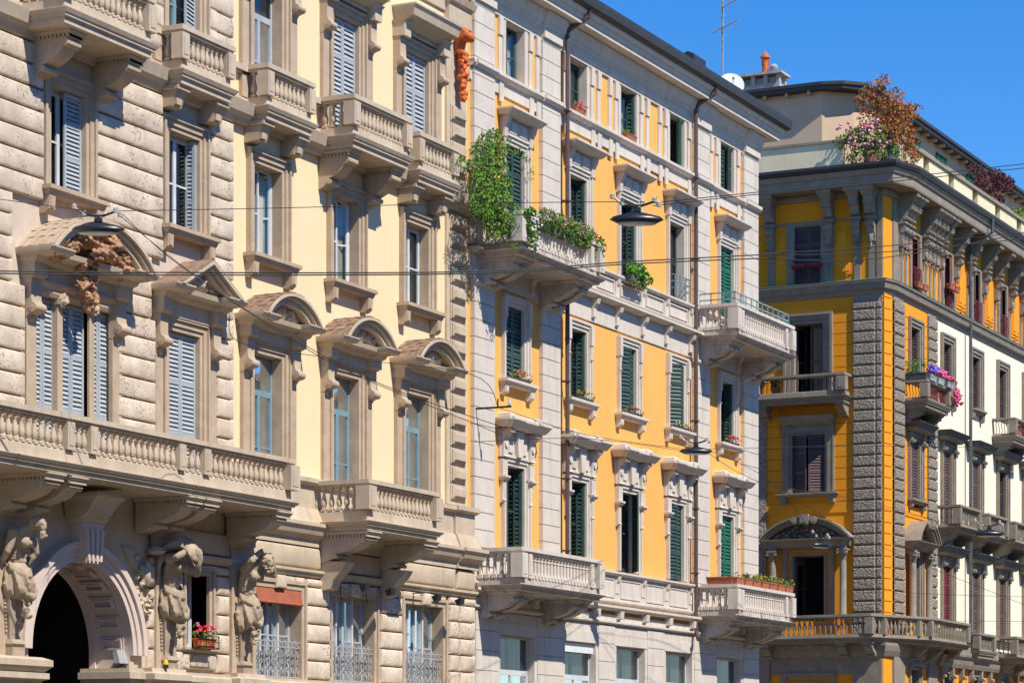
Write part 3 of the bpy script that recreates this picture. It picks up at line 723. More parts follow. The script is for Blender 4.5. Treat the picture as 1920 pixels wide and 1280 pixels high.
# upper ground-floor bands (mouldings over windows)
mb = MB(); mb.lv(51.5, 63.0, .16, [(0, .2, 6.12), (0, .3, 6.16), (0, .3, 6.2), (0, .36, 6.24), (0, .36, 6.3)])
mb.lv(48.6, 51.5, .16, [(0, .2, 6.12), (0, .3, 6.16), (0, .36, 6.24), (0, .36, 6.3)])
bA(mb, 'string_course', 'greysm')
mb = MB()
for a, b in ((48.8, 51.0), (51.8, 55.0), (55.45, 57.85), (58.35, 61.86), (61.95, 62.95)): mb.cushion(a, b, 6.34, 6.82, .16, .30, .06)
mb.lv(48.7, 62.98, 0, [(0, .2, 6.32), (0, .2, 6.83)])
bA(mb, 'frieze', 'greysm', smooth=True, ang=25)
mb = MB()    # rounded pier blocks
piers = [(50.52, 51.02), (54.36, 55.5), (57.92, 59.02), (61.56, 62.05), (62.1, 62.98), (47.82, 48.06), (48.85, 49.15)]
z = 3.80
while z < 6.05:
    zz1 = min(z+.40, 6.1)
    for a, b in piers: mb.cushion(a, b, z, zz1, .16, .30, .07)
    z += .425
for ax in (53.15, 56.6, 60.2):      # flat-arch voussoirs
    for k in range(5):
        a = ax-1.15+k*.46; mb.cushion(a+.015, a+.445, 5.9 if k != 2 else 5.8, 6.10, .16, .29 if k != 2 else .36, .05)
mb.cushion(49.15, 50.5, 3.85, 4.2, .16, .28, .05); mb.cushion(48.9, 50.5, 6.0, 6.1, .16, .28, .03)
bA(mb, 'rusticated_blocks', 'grey', smooth=True, ang=25)
mb = MB()
mb.lv(47.4, 63.1, 0, [(0, .42, 3.0), (0, .42, 3.52), (.0, .5, 3.56), (.0, .5, 3.66), (0, .42, 3.7), (0, .42, 3.76)])
for a, b in ((47.45, 48.75), (50.8, 51.95)): mb.lv(a, b, 0, [(0, .62, 3.0), (0, .62, 3.5), (.06, .72, 3.56), (.06, .72, 3.68), (0, .62, 3.72), (0, .6, 3.80)])
mb.lv(36, 43.6, 0, [(0, .62, 3.0), (0, .62, 3.4), (.08, .74, 3.44), (.08, .74, 3.55), (0, .66, 3.56), (.12, .8, 3.68), (.12, .8, 3.80), (0, .62, 3.86)])
mb.box(46.9, 47.4, -.8, .41, 3.0, 3.56); mb.box(46.82, 47.41, -.8, .49, 3.561, 3.7); mb.box(46.9, 47.405, -.8, .415, 3.701, 3.78)
bA(mb, 'plinth_moulding', 'greysm')
# pilasters behind the atlas figures
for t in (43.0, 48.4, 51.4):
    mb = MB(); mb.box(t-.38, t+.38, .2, .34, 3.8, 6.55); mb.lv(t-.38, t+.38, .2, [(0, .36, 6.55), (.06, .44, 6.62), (.06, .44, 6.85), (0, .36, 6.86), (0, .36, 7.22)]); bA(mb, 'pilaster', 'greydk')

# ---- atlas figures (carved half figures growing out of tapering herms)
def skin_fig(name, edges, verts, rads, m_, parent, loc, sub=2, root=0):
    me = bpy.data.meshes.new(name); me.from_pydata([(a, -b, c) for a, b, c in verts], edges, []); me.materials.append(M[m_])
    o = link(name, me, parent, loc)
    sk = o.modifiers.new('skin', 'SKIN'); sk.use_smooth_shade = True
    for i, v in enumerate(me.skin_vertices[0].data):
        r = rads[i]; v.radius = r if isinstance(r, tuple) else (r, r); v.use_root = (i == root)
    s = o.modifiers.new('sub', 'SUBSURF'); s.levels = sub; s.render_levels = sub
    return o
def sculpt(mb, name, m_, parent, loc, voxel=.026, noise_=.02):
    o = mb.build(name, m_, parent, loc, smooth=True, ang=180)
    rm = o.modifiers.new('merge', 'REMESH'); rm.mode = 'VOXEL'; rm.voxel_size = voxel; rm.use_smooth_shade = True
    sm = o.modifiers.new('soften', 'SMOOTH'); sm.factor = .5; sm.iterations = 2
    if noise_:
        tx = bpy.data.textures.get('chisel') or bpy.data.textures.new('chisel', 'CLOUDS'); tx.noise_scale = .05; tx.noise_depth = 2
        d = o.modifiers.new('chisel', 'DISPLACE'); d.texture = tx; d.strength = noise_; d.mid_level = .5
    return o
def limb(mb, pts, rads):
    P = []; Rr = []
    for i in range(len(pts)-1):
        for k in range(5): f = k/5; P.append(tuple(Vector(pts[i]).lerp(Vector(pts[i+1]), f))); Rr.append(rads[i]+(rads[i+1]-rads[i])*f+.12*rads[i]*math.sin(PI*f))
    P.append(tuple(pts[-1])); Rr.append(rads[-1]); mb.tube(P, Rr, 12)
    for p, r in zip(pts, rads): mb.blob(p[0], p[1], p[2], r*.98, r*.98, r*.98, .0, 12)
def atlas(t, lean, hood, arms):
    # local: x along facade, w out of the wall, z up; the hips sit in the herm at z 5
    rr = random.Random(int(t*7)); mb = MB()
    # torso: stacked ellipses from hips to shoulders leaning out under the load
    S = [(4.95, .44, .24, .20), (5.15, .45, .24, .20), (5.32, .45, .205, .17), (5.48, .46, .215, .18), (5.64, .50, .26, .21), (5.80, .56, .31, .23), (5.93, .63, .335, .22), (6.04, .70, .28, .18), (6.12, .76, .13, .12)]
    mb.rings([[(a*math.cos(q), w_+b*math.sin(q), z+.10*math.sin(q)*(z-5)*.5) for q in [2*PI*i/24 for i in range(24)]] for z, w_, a, b in S])
    for sg in (-1, 1):
        mb.blob(sg*.13, .80, 5.80, .15, .08, .11, .0, 12)                     # chest
        mb.blob(sg*.33, .64, 5.97, .125, .13, .12, .0, 12)                    # shoulder
        for k in range(3): mb.blob(sg*.065, .655-.02*k, 5.56-.11*k, .062, .05, .05, .0, 8)   # abdomen
        for k in range(4): mb.blob(sg*.2, .60-.02*k, 5.66-.06*k, .05, .07, .022, .0, 8)      # ribs
    A_ = {'up': (((-.33, .64, 5.98), (-.44, .90, 6.12), (-.13, .95, 6.33)), ((.33, .64, 5.98), (.46, .98, 5.86), (.19, 1.06, 6.24))),
          'front': (((-.33, .64, 5.98), (-.40, .90, 5.98), (-.16, 1.02, 6.14)), ((.33, .64, 5.98), (.40, .92, 5.68), (.24, 1.08, 5.92))),
          'back': (((-.33, .62, 5.95), (-.43, .56, 5.62), (-.34, .36, 5.42)), ((.33, .62, 5.95), (.44, .66, 5.64), (.36, .46, 5.38)))}[arms]
    for sh, el, ha in A_:
        limb(mb, (sh, el, ha), (.105, .08, .055)); hv = (Vector(ha)-Vector(el)).normalized()
        mb.blob(ha[0]+hv.x*.06, ha[1]+hv.y*.06, ha[2]+hv.z*.06, .05, .045, .05, .0, 10)
        fd = Vector((-ha[0]/max(.01, abs(ha[0])), .25, -.25)).normalized()
        for k in range(4): q = Vector(ha)+fd*.03+Vector((0, (k-1.5)*.028, 0)); limb(mb, (tuple(q), tuple(q+fd*.055), tuple(q+fd*.085+Vector((0, 0, -.03)))), (.014, .013, .011))
        limb(mb, (tuple(Vector(ha)), tuple(Vector(ha)+Vector((0, .06, .01))), tuple(Vector(ha)+fd*.03+Vector((0, .085, -.01)))), (.02, .017, .013))
    limb(mb, ((0, .72, 6.06), (.02, .90, 6.16)), (.11, .10))                  # neck
    hx, hw_, hz = .03, 1.0, 6.17
    mb.blob(hx, hw_, hz, .125, .165, .135, .0, 16)                            # skull, bowed
    mb.blob(hx, hw_+.12, hz-.10, .085, .07, .09, .0, 12); mb.blob(hx, hw_+.19, hz-.07, .026, .035, .05, .0, 8)       # face, nose
    for sg in (-1, 1): mb.blob(hx+sg*.05, hw_+.155, hz-.015, .045, .03, .02, .0, 8); mb.blob(hx+sg*.125, hw_+.0, hz-.05, .02, .035, .045, .0, 8)   # brow, ears
    body = sculpt(mb, 'atlas_figure', 'statue', A, (t-40, 0, lean)); body.scale = (.9, .94, 1)
    mb = MB()
    if hood:
        rings = []
        for f in [i/14 for i in range(15)]:
            wv = .50+.66*f; zc = 6.16+.13*math.sin(PI*f*.85)-.24*f**3; rx = .40-.13*f; rz = .20-.03*f
            rings.append([(.02+rx*math.cos(q)*(1+.05*math.sin(9*q+f*5)), wv, zc+rz*(math.sin(q) if math.sin(q) > 0 else math.sin(q)*.55)*(1+.13*math.sin(11*q+f*7))) for q in [2*PI*i/44 for i in range(44)]])
        mb.rings(rings); limb(mb, ((.1, 1.14, 6.12), (.15, 1.16, 5.95), (.12, 1.12, 5.82)), (.09, .07, .05))
        limb(mb, ((-.38, .5, 6.1), (-.42, .42, 5.8), (-.36, .36, 5.5)), (.08, .06, .05))
        sculpt(mb, 'head_cloth', 'statue', body, (0, 0, 0))
    else:
        for k in range(60):
            q = rr.uniform(0, 6.28); u = rr.uniform(-.1, 1.3); mb.blob(hx+.125*math.cos(q)*math.cos(u), hw_-.02+.16*math.sin(q)*math.cos(u)*(1 if math.sin(q) < 0 else .75), hz+.13*math.sin(u), .036, .036, .03, .3, 8, k)
        for k in range(22): mb.blob(hx+rr.uniform(-.07, .07), hw_+.13+rr.uniform(-.05, .05), hz-.17-rr.uniform(0, .13), .03, .03, .035, .3, 8, k+90)
        sculpt(mb, 'hair', 'statue', body, (0, 0, 0), .02, .012)
    mb = MB(); N_ = 72; rings = []
    for z, a, b, am in ((5.36, .25, .21, .03), (5.28, .30, .27, .06), (5.14, .33, .33, .10), (4.98, .34, .37, .13), (4.84, .32, .37, .15), (4.74, .26, .30, .16), (4.70, .18, .2, .1)):
        rings.append([((a*(1+am*math.sin(10*q+(5.3-z)*7)+am*.5*math.sin(19*q-z*8)))*math.cos(q), .46+(b*(1+am*math.sin(10*q+(5.3-z)*7)+am*.5*math.sin(19*q-z*8)))*math.sin(q), z+.09*math.sin(q*1.0+t)+.05*math.cos(q)) for q in [2*PI*i/N_ for i in range(N_)]])
    mb.rings(rings)
    for j in range(3):        # twisted sash and hanging swag
        mb.tube([(-.33+.66*f, .50+.26*math.sin(PI*f)+.02*j, 5.40-.05*j-.20*math.sin(PI*f*.9)+.10*f) for f in [i/12 for i in range(13)]], .042, 8)
    mb.tube([(.28, .62, 5.1), (.30, .72, 4.9), (.22, .76, 4.78), (.1, .8, 4.74), (-.04, .78, 4.80), (-.14, .7, 4.95)], [.07, .075, .07, .075, .07, .05], 10)
    mb.tube([(-.26, .5, 5.2), (-.34, .44, 5.0), (-.30, .42, 4.8)], [.06, .07, .02], 8)
    for k in range(34): mb.blob(.04+rr.uniform(-.11, .13), .70+rr.uniform(-.05, .08), 4.74-rr.uniform(0, .42), .042, .04, .036, .4, 8, k+20)
    for k in range(8): mb.blob(.04+rr.uniform(-.03, .03), .58, 4.34-k*.03, .03, .03, .03, .4, 8, k+50)
    sculpt(mb, 'drapery', 'statue', body, (0, 0, 0), .02, .012)
    mb = MB()
    mb.box(-.22, .22, .34, .54, 3.5, 3.8)
    mb.rings([[(-.15-q*.13, .3, z), (.15+q*.13, .3, z), (.15+q*.13, .42+q*.1, z), (-.15-q*.13, .42+q*.1, z)] for q, z in ((.1, 3.8), (.0, 3.95), (1, 4.95))])
    mb.rings([[(-x, ww, z), (x, ww, z), (x, ww+.02, z), (-x, ww+.02, z)] for x, ww, z in ((.10, .415, 4.05), (.16, .475, 4.75))])
    mb.cyl_t(-.27, .27, .50, 4.88, .07); mb.lv(-.19, .19, .3, [(0, .5, 3.8), (.04, .56, 3.86), (0, .5, 3.95)])
    for k in range(9): mb.blob(-.27+.012*k*.5, .38, 4.7-k*.075, .03, .035, .035, .2, 8, k); mb.blob(.27-.012*k*.5, .38, 4.7-k*.075, .03, .035, .035, .2, 8, k)
    mb.build('herm_pedestal', 'statue', body)
    return body
sculpt(sculpt0, 'terracotta_ornament', 'terra', A, LA(), .02, .012)
atlas(43.0, .24, False, 'back'); atlas(48.4, .13, True, 'front'); atlas(51.4, .13, False, 'up')

# ground floor windows
GF = [(0, .12, .26), (.12, .2, .30)]
def wrought(wn, hw, z0, h_, m_='irong', wv=.2):
    mb = MB()
    for z in (z0+.04, z0+h_*.86, z0+h_): mb.box(-hw, hw, wv-.015, wv+.015, z-.015, z+.015)
    n = int(2*hw/.22); p = 2*hw/n
    for i in range(n+1):
        x = -hw+i*p; mb.box(x-.011, x+.011, wv-.011, wv+.011, z0+.05, z0+h_-.01)
        mb.lathe(x, wv, [(.005, z0+h_), (.02, z0+h_+.02), (.003, z0+h_+.07)], 6)
    for i in range(n):
        x = -hw+(i+.5)*p
        for zc, r, sg in ((z0+h_*.68, .08, 1), (z0+h_*.24, .08, -1), (z0+h_*.46, .06, 1)):
            pts = []
            for k in range(13):
                a = k*.52; q = r*(1-k/17); pts.append((x+sg*q*math.cos(a)*.9, wv, zc+q*math.sin(a)))
            mb.tube(pts, .009, 4)
            pts2 = [(2*x-a_, b_, 2*zc-c_) for a_, b_, c_ in pts]; mb.tube(pts2, .009, 4)
        for z in (z0+h_*.93,): mb.cyl_w(x, z, wv-.008, wv+.008, .03, 8)
    mb.build('wrought_iron_rail', m_, wn)
for i, ax in enumerate((53.15, 56.6, 60.2)):
    def ex(wn, i=i):
        wrought(wn, 1.02, 3.76, .84)
        mb = MB(); mb.box(-.42, -.36, -.08, .0, 3.75, 5.8); mb.box(.36, .42, -.08, .0, 3.75, 5.8); mb.build('window_post', 'wht', wn)
        b = MB()
        for k in range(34): b.box(-.98, .98, -.20, -.17, 3.8+k*.055, 3.8+k*.055+.042)
        if i: b.build('venetian_blind', 'curtain', wn)
        if i == 0:
            a = MB(); a.prism_t([(.12, 5.80), (.24, 5.80), (.30, 5.48), (.28, 5.48), (.14, 5.7)], -.99, .99); a.cyl_t(-1.0, 1.0, .29, 5.465, .028, 8); a.build('awning', 'awn', wn)
    window(FA, ax, 3.7, 5.8, 1.0, GF, 'greydk', 'blue', curtain=True, panes=2, glaz=-.06, leaf_ang=(0, 0), extra=ex)
window(FA, 49.8, 4.3, 5.88, .45, [(0, .1, .24), (.1, .17, .29)], 'greydk', 'wht', curtain=False, leaf_ang=(0, 55), sill=(.25, .36, .1))

# ================================================================== BUILDING B (orange plaster, pale stone)
B = empty('apartment_building', (63, 0, 0))
tag(B, 'orange apartment building with pale stone pilasters and green shutters, middle of the row', 'building')
class FacB(Fac):
    def loc(s, ax): return (ax-63, 0, 0)
FB = FacB(B)
def bB(mb, name, m_, **k): return mb.build(name, m_, B, FB.loc(0), 0, **k)
AXB = [65.85, 69.92, 73.47, 77.17, 81.35]
PIL = [(63.22, 64.42), (67.37, 68.52), (78.42, 79.62), (82.62, 83.9)]
holes = []
for ax in AXB:
    holes += [(ax-.592, ax+.592, 20.15, 21.665), (ax-.61, ax+.61, 16.0, 18.45), (ax-.61, ax+.61, 12.05, 14.15), (ax-.61, ax+.61, 7.46, 9.88)]
mb = MB(); wallmb(mb, 63.05, 84.0, 6.0, 22.3, 0, holes, .3)
mb.add([(63.05, 0, 6.9), (63.05, -.4, 6.9), (63.05, -.4, 22.3), (63.05, 0, 22.3)], [(0, 1, 2, 3)])
bB(mb, 'plaster_wall', 'orange')
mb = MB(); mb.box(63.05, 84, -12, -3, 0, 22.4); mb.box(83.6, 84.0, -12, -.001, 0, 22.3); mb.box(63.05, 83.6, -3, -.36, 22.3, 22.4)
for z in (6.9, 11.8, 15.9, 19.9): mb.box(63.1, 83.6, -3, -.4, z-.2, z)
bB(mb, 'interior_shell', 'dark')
mb = MB(); mb.add([(84.005, -12, 0), (84.005, 0, 0), (84.005, 0, 22.3), (84.005, -12, 22.3)], [(0, 1, 2, 3)]); bB(mb, 'end_wall', 'orange')
for a, b in PIL:
    mb = MB()
    mb.box(a+.02, b-.02, 0, .10, 6.4, 22.0)
    z = 13.42-.4545*15
    while z < 21.7:
        z1 = z+.4545
        if z1 > 6.5 and not (14.44 < z+.2 < 16.0): mb.box(a, b, 0, .13, max(z, 7.45)+.012, min(z1, 21.72)-.012)
        z = z1
    mb.box(a, b, 0, .13, 14.46, 15.2); mb.lv(a, b, 0, [(0, .15, 14.3), (.05, .2, 14.36), (.05, .2, 14.44)])
    bB(mb, 'pilaster', 'white')
# cornice, soffit, gutter
mb = MB()
mb.lv(63.05, 84.0, 0, [(0, .06, 21.68), (0, .06, 21.78), (0, .10, 21.8), (0, .10, 21.98), (.02, .16, 22.0), (.02, .16, 22.1), (.04, .2, 22.12), (.08, .26, 22.3), (.1, .3, 22.4)])
for a, b in PIL: mb.lv(a, b, 0, [(0, .2, 21.72), (.0, .2, 22.0), (.02, .26, 22.02), (.02, .26, 22.1), (.06, .34, 22.3), (.08, .38, 22.395)])
mb.box(63.05, 84.6, -.3, .60, 22.42, 22.52)
mb.lv(63.05, 84.0, -.3, [(.6, .6, 22.525), (.62, .64, 22.56), (.62, .64, 22.66), (.68, .70, 22.68), (.72, .74, 22.76), (.72, .74, 22.8)])
bB(mb, 'cornice', 'white')
mb = MB()
P = [(.70, 22.80), (.82, 22.80), (.90, 22.86), (.93, 23.0), (.93, 23.12), (.90, 23.13), (.70, 23.05)]
mb.prism_t(P, 63.05, 84.92); mb.box(84.72, 84.92, -8, .70, 22.81, 23.12)
mb.prism_t([(.72, 23.09), (-6, 23.6), (-6, 23.5), (.72, 23.0)], 63.05, 84.85)
mb.prism_t([(-1.2, 23.2), (.0, 23.1), (.0, 23.95), (-.2, 24.05), (-1.2, 23.7)], 78.6, 79.6)
bB(mb, 'roof', 'roof')
# belt courses
mb = MB()
def belt(z, w1, th, a=63.1, b=83.98):
    mb.lv(a, b, 0, [(0, w1*.6, z-th), (0, w1, z-th*.5), (.02, w1, z)])
belt(20.13, .2, .16); mb.box(63.1, 83.98, 0, .05, 19.62, 19.97)
for a, b in PIL: mb.lv(a-.02, b+.02, 0, [(0, .2, 19.97), (0, .26, 20.04), (0, .26, 20.14)])
belt(16.06, .2, .12); belt(15.42, .16, .08); belt(15.27, .32, .14)
mb.box(63.1, 83.98, 0, .06, 15.42, 15.94); mb.box(63.1, 83.98, 0, .04, 14.47, 15.13)
belt(7.45, .22, .12); belt(6.62, .16, .1); belt(6.45, .3, .14); mb.box(63.1, 83.98, 0, .08, 6.62, 7.33)
belt(6.0, .2, .1)
bB(mb, 'belt_course', 'white')
brk = []
for ax in AXB: brk += [ax-.95, ax+.95]
for x in brk:
    for z in (15.94, 7.33): mb = MB(); mb.prism_t([(0, z), (.18, z), (.15, z-.14), (.1, z-.22), (0, z-.24)], x-.09, x+.09); mb.box(x-.14, x+.14, .04, .10, z-.5, z); bB(mb, 'frieze_bracket', 'white')
    mb = MB(); mb.prism_t([(0, 15.12), (.26, 15.12), (.22, 14.98), (.12, 14.86), (.12, 14.6), (0, 14.55)], x-.1, x+.1); bB(mb, 'frieze_bracket', 'white')
    mb = MB(); mb.prism_t([(0, 6.31), (.26, 6.31), (.24, 6.1), (0, 6.04)], x-.12, x+.12); bB(mb, 'frieze_bracket', 'white')
for i in range(len(brk)-1):     # framed recessed panels
    a, b = brk[i]+.22, brk[i+1]-.22
    if any(a < p[1] and b > p[0] for p in PIL): continue
    for z0, z1 in ((15.5, 15.88), (6.7, 7.25)):
        mb = MB()
        for bx in ((a, b, z0, z0+.035), (a, b, z1-.035, z1), (a, a+.04, z0+.035, z1-.035), (b-.04, b, z0+.035, z1-.035)): mb.box(bx[0], bx[1], .05, .105, bx[2], bx[3])
        bB(mb, 'frieze_panel', 'white')
# top storey: paired strips and teeth
for ax in AXB:
    for s in (-1, 1):
        for o_ in (.93, 1.38):
            x = ax+s*o_
            if any(p[0]-.1 < x < p[1]+.1 for p in PIL): continue
            mb = MB(); mb.box(x-.10, x+.10, 0, .05, 20.15, 21.18); mb.box(x-.115, x+.115, 0, .09, 21.18, 21.68); mb.box(x-.12, x+.12, .05, .09, 19.42, 19.97); mb.lv(x-.12, x+.12, 0, [(.02, .08, 20.14), (0, .05, 20.24)]); bB(mb, 'attic_strip', 'white')
    for s in (-.665, .665): mb = MB(); mb.box(ax+s-.085, ax+s+.085, -.3, .04, 20.14, 21.68); bB(mb, 'window_jamb', 'white')

BW = [(0, .1, .04), (.1, .2, .08), (.2, .26, .12)]
shT = [(None, None), (None, None), (None, 80), (None, 20), (0, 15)]
for i, ax in enumerate(AXB):
    window(FB, ax, 20.17, 21.645, .575, [(0, .03, .012)], 'white', 'green', shut=shT[i], smt=('green', 'green', 'green', 'green2', 'green')[i], pitch=.11, curtain=(1 if i in (0, 1, 2) else False), leaf_ang=(0, 40) if i in (0, 2) else (0, 0))
sh = [((0, 0), 'green'), ((None, 70), 'green'), ((None, 55), 'green'), (None, 'green'), ((0, 0), 'green2')]
def hoodB(ax, z, low):
    mb = MB()
    if not low:
        mb.lv(ax-.98, ax+.98, 0, [(0, .3, z-.18), (.03, .36, z-.15), (.08, .46, z-.07), (.1, .5, z-.05), (.1, .5, z)])
        mb.box(ax-.86, ax+.86, 0, .10, z-.6, z-.18)
        for x in (-.78, .78): mb.prism_t([(.0, z-.18), (.28, z-.18), (.24, z-.34), (.16, z-.48), (.14, z-.72), (0, z-.76)], ax+x-.1, ax+x+.1)
        for x in (-.32, .32):
            for k, ww in ((.22, .13), (.16, .155)): mb.box(ax+x-k, ax+x+k, .1, ww, z-.56+(.22-k), z-.22-(.22-k))
    else:
        mb.lv(ax-1.12, ax+1.12, 0, [(0, .3, z-.24), (.03, .36, z-.2), (.1, .44, z-.1), (.14, .5, z-.06), (.14, .5, z)])
        for x in (-.82, .82): mb.lv(ax+x-.26, ax+x+.26, 0, [(0, .42, z-.24), (.03, .46, z-.2), (.08, .54, z-.1), (.1, .58, z-.06), (.1, .58, z+.015)])
        mb.lv(ax-.95, ax+.95, 0, [(0, .3, z), (0, .3, z+.1), (-.1, .2, z+.15)])
        for x in (-.82, .82): mb.lv(ax+x-.2, ax+x+.2, 0, [(0, .36, z+.02), (0, .36, z+.13), (-.04, .3, z+.17)])
        mb.box(ax-1.0, ax+1.0, 0, .08, z-1.0, z-.24)
        for x in (-.82, .82):
            mb.prism_t([(.0, z-.24), (.34, z-.24), (.30, z-.36), (.18, z-.5), (.15, z-.95), (.2, z-1.0), (.0, z-1.02)], ax+x-.14, ax+x+.14)
            mb.cyl_w(ax+x, z-.66, .1, .2, .10, 12)
            for k in range(4): mb.box(ax+x-.13+k*.075, ax+x-.13+k*.075+.04, .3, .37, z-.36, z-.27)
        mb.prism_w([(ax-.13, z-.95), (ax+.13, z-.95), (ax+.2, z-.26), (ax-.2, z-.26)], .08, .2)
        for x in (-.42, .42): mb.box(ax+x-.13, ax+x+.13, .08, .12, z-.85, z-.32)
        for x in (-.82, .82):   # ears and drops beside the door
            s = 1 if x > 0 else -1
            mb.box(ax+x-.14, ax+x+.14, 0, .14, z-1.55, z-1.06); mb.lv(ax+x-.14, ax+x+.14, 0, [(0, .16, z-1.62), (.02, .22, z-1.55), (.02, .22, z-1.5)])
            mb.prism_t([(0, z-1.62), (.12, z-1.62), (.1, z-2.1), (.14, z-2.16), (.0, z-2.24)], ax+x-.09, ax+x+.09)
    return bB(mb, 'window_hood', 'white')
for i, ax in enumerate(AXB):
    hoodB(ax, 19.25, False); hoodB(ax, 11.02, True)
    s_, mt = sh[i]
    z0 = 16.08
    window(FB, ax, z0, 18.4, .56, BW, 'white', 'green', shut=s_, smt=mt, pitch=.11, curtain=1, leaf_ang=(0, 0))
    def ears(wn):
        for x in (-.76, .76):
            mb = MB(); mb.box(x-.09, x+.09, .0, .15, 13.75, 14.3); mb.prism_t([(0, 13.75), (.13, 13.75), (.1, 13.4), (.14, 13.35), (.0, 13.2)], x-.07, x+.07); mb.build('surround_ear', 'white', wn)
    window(FB, ax, 12.1, 14.1, .56, BW, 'white', 'green', shut=[(0, 0), (None, 62), (20, 5), (40, 22), (None, 66)][i], smt='green', sill=(.42, .28, .16, .26), pitch=.11, curtain=1, extra=ears)
    window(FB, ax, 7.52, 9.83, .56, BW, 'white', 'green', shut=[(None, 55), (None, 60), (None, 40), (12, 8), (0, 0)][i], smt=('green', 'green', 'green', 'green', 'green2')[i], pitch=.11, curtain=False)
# ground floor of B
mb = MB(); gh = [(ax-1.05, ax+1.05, 2.6, 5.3) for ax in AXB]
wallmb(mb, 63.05, 84.0, 0, 6.2, .10, gh, .45)
mb.add([(84.0, .1, 0), (84.0, -.3, 0), (84.0, -.3, 6.3), (84.0, .1, 6.3)], [(0, 1, 2, 3)]); bB(mb, 'ground_floor_wall', 'white')
mb = MB(); ex = [(ax-1.2, ax+1.2, 2.6, 5.62) for ax in AXB]
for k in range(4, 13):
    z0 = 5.88-(13-k)*.52+.52; z1 = z0+.5
    if z1 > 5.9: z1 = 5.88
    for a, b in intervals(63.3, 83.98, z0, z1, ex): mb.box(a+.01, b-.01, .10, .125, z0, z1)
for ax in AXB: mb.box(ax-1.2, ax+1.2, .1, .12, 5.32, 5.62)
bB(mb, 'banded_stone', 'white')
for i, ax in enumerate(AXB):
    def ex2(wn, i=i):
        if i == 1:
            m_ = MB(); m_.box(-1.03, 1.03, -.05, .02, 5.02, 5.28); m_.build('roller_box', 'dish', wn)
    window(FB, ax, 2.6, 5.28, 1.03, None, 'white', 'wht', curtain=True, transom=4.35, glaz=-.10, extra=ex2)
# downpipes
for j, t in enumerate((68.78, 78.25)):
    mb = MB(); mb.tube([(t, .22, 22.1), (t, .22, 14), (t, .22, 6.0)], .065, 8)
    if j == 1: mb.tube([(t, .22, 6.3), (t-.02, .24, 6.0), (t-.12, .34, 5.8), (t-.3, .42, 5.75)], .075, 8)
    mb.tube([(t, .22, 22.05), (t, .22, 22.2), (t+.05, .32, 22.3), (t+.25, .75, 22.62), (t+.27, .8, 22.85)], .07, 8)
    for z in (20, 17.5, 12.5, 9.8, 7.8): mb.box(t-.10, t+.10, .0, .3, z-.02, z+.02)
    mb.build('downpipe', 'pipe', B, FB.loc(0), smooth=True)
# balconies of B
BBK = dict(L=1.15, H=.62, w=.34, wb=0, m='whitew', dent=False)
for ax, z0, nm in ((65.88, 15.0, 'u'), (81.15, 15.0, 'u'), (65.88, 6.34, 'l'), (81.15, 6.34, 'l')):
    zs = (z0, z0+.16, z0+.34, z0+.97, z0+1.12)
    b = balcony(FB, 'balcony', ax, [(-2.52, 0), (-2.52, 1.4), (2.52, 1.4), (2.52, 0)], zs, 'white', 'col', pitch=.205, post=.34, mslab='whitew', double=True, brk=dict(at=(-2.15, -1.6, 1.6, 2.15), **BBK))
    if ax > 80 and z0 > 10:
        m_ = MB(); path = [(-2.4, .1), (-2.4, 1.3), (2.4, 1.3), (2.4, .1)]
        for z in (.16, .36): railmb(m_, path, -.015, .015, z0+1.12+z-.02, z0+1.12+z+.02)
        for k in range(11): x = -2.4+k*.48; m_.box(x-.015, x+.015, 1.285, 1.315, z0+1.1, z0+1.5)
        for k in (.5, .9): m_.box(-2.415, -2.385, k, k+.03, z0+1.1, z0+1.5)
        m_.build('iron_rail', 'teal', b)
m_ = MB()   # small rail on the fifth window
for z in (16.35, 16.55, 16.75): m_.box(AXB[3]-.6, AXB[3]+.6, .2, .23, z, z+.025); m_.box(AXB[3]+.57, AXB[3]+.6, -.1, .2, z, z+.025); m_.box(AXB[3]-.6, AXB[3]-.57, -.1, .2, z, z+.025)
for x in (-.6, -.2, .2, .58): m_.box(AXB[3]+x, AXB[3]+x+.02, .2, .23, 16.1, 16.77)
bB(m_, 'window_rail', 'teal')

# ================================================================== BUILDING C (ochre corner building)
TC = 97.62
C = empty('apartment_building', (98, 0, 0))
tag(C, 'ochre and dark stone corner building with planted roof terrace, across the side street', 'building')
class FacC(Fac):
    def loc(s, ax): return (ax-98, 0, 0)
class FacL(Fac):
    rz = -PI/2
    def loc(s, ax): return (TC-98, -ax, 0)
FC = FacC(C); FL = FacL(C)
def bC(mb, name, m_, fac=FC, **k): return mb.build(name, m_, C, fac.loc(0), fac.rz if fac is FL else 0, **k)
AXC = [101.05, 105.25, 109.25, 113.2, 117.2, 121.2]
def cholesR(axs):
    h = []
    for ax in axs: h += [(ax-.5, ax+.5, 20.13, 22.18), (ax-.6, ax+.6, 16.5, 18.78), (ax-.6, ax+.6, 11.45, 14.46), (ax-.6, ax+.6, 7.38, 9.94), (ax-.56, ax+.56, 3.0, 5.66)]
    return h
HR = cholesR(AXC); HL = [(-3.69, -2.43, 20.13, 22.28), (-3.71, -2.41, 15.7, 18.66), (-3.77, -2.35, 12.15, 14.45), (-3.72, -2.4, 7.38, 9.9), (-3.77, -2.35, 2.5, 5.05)]
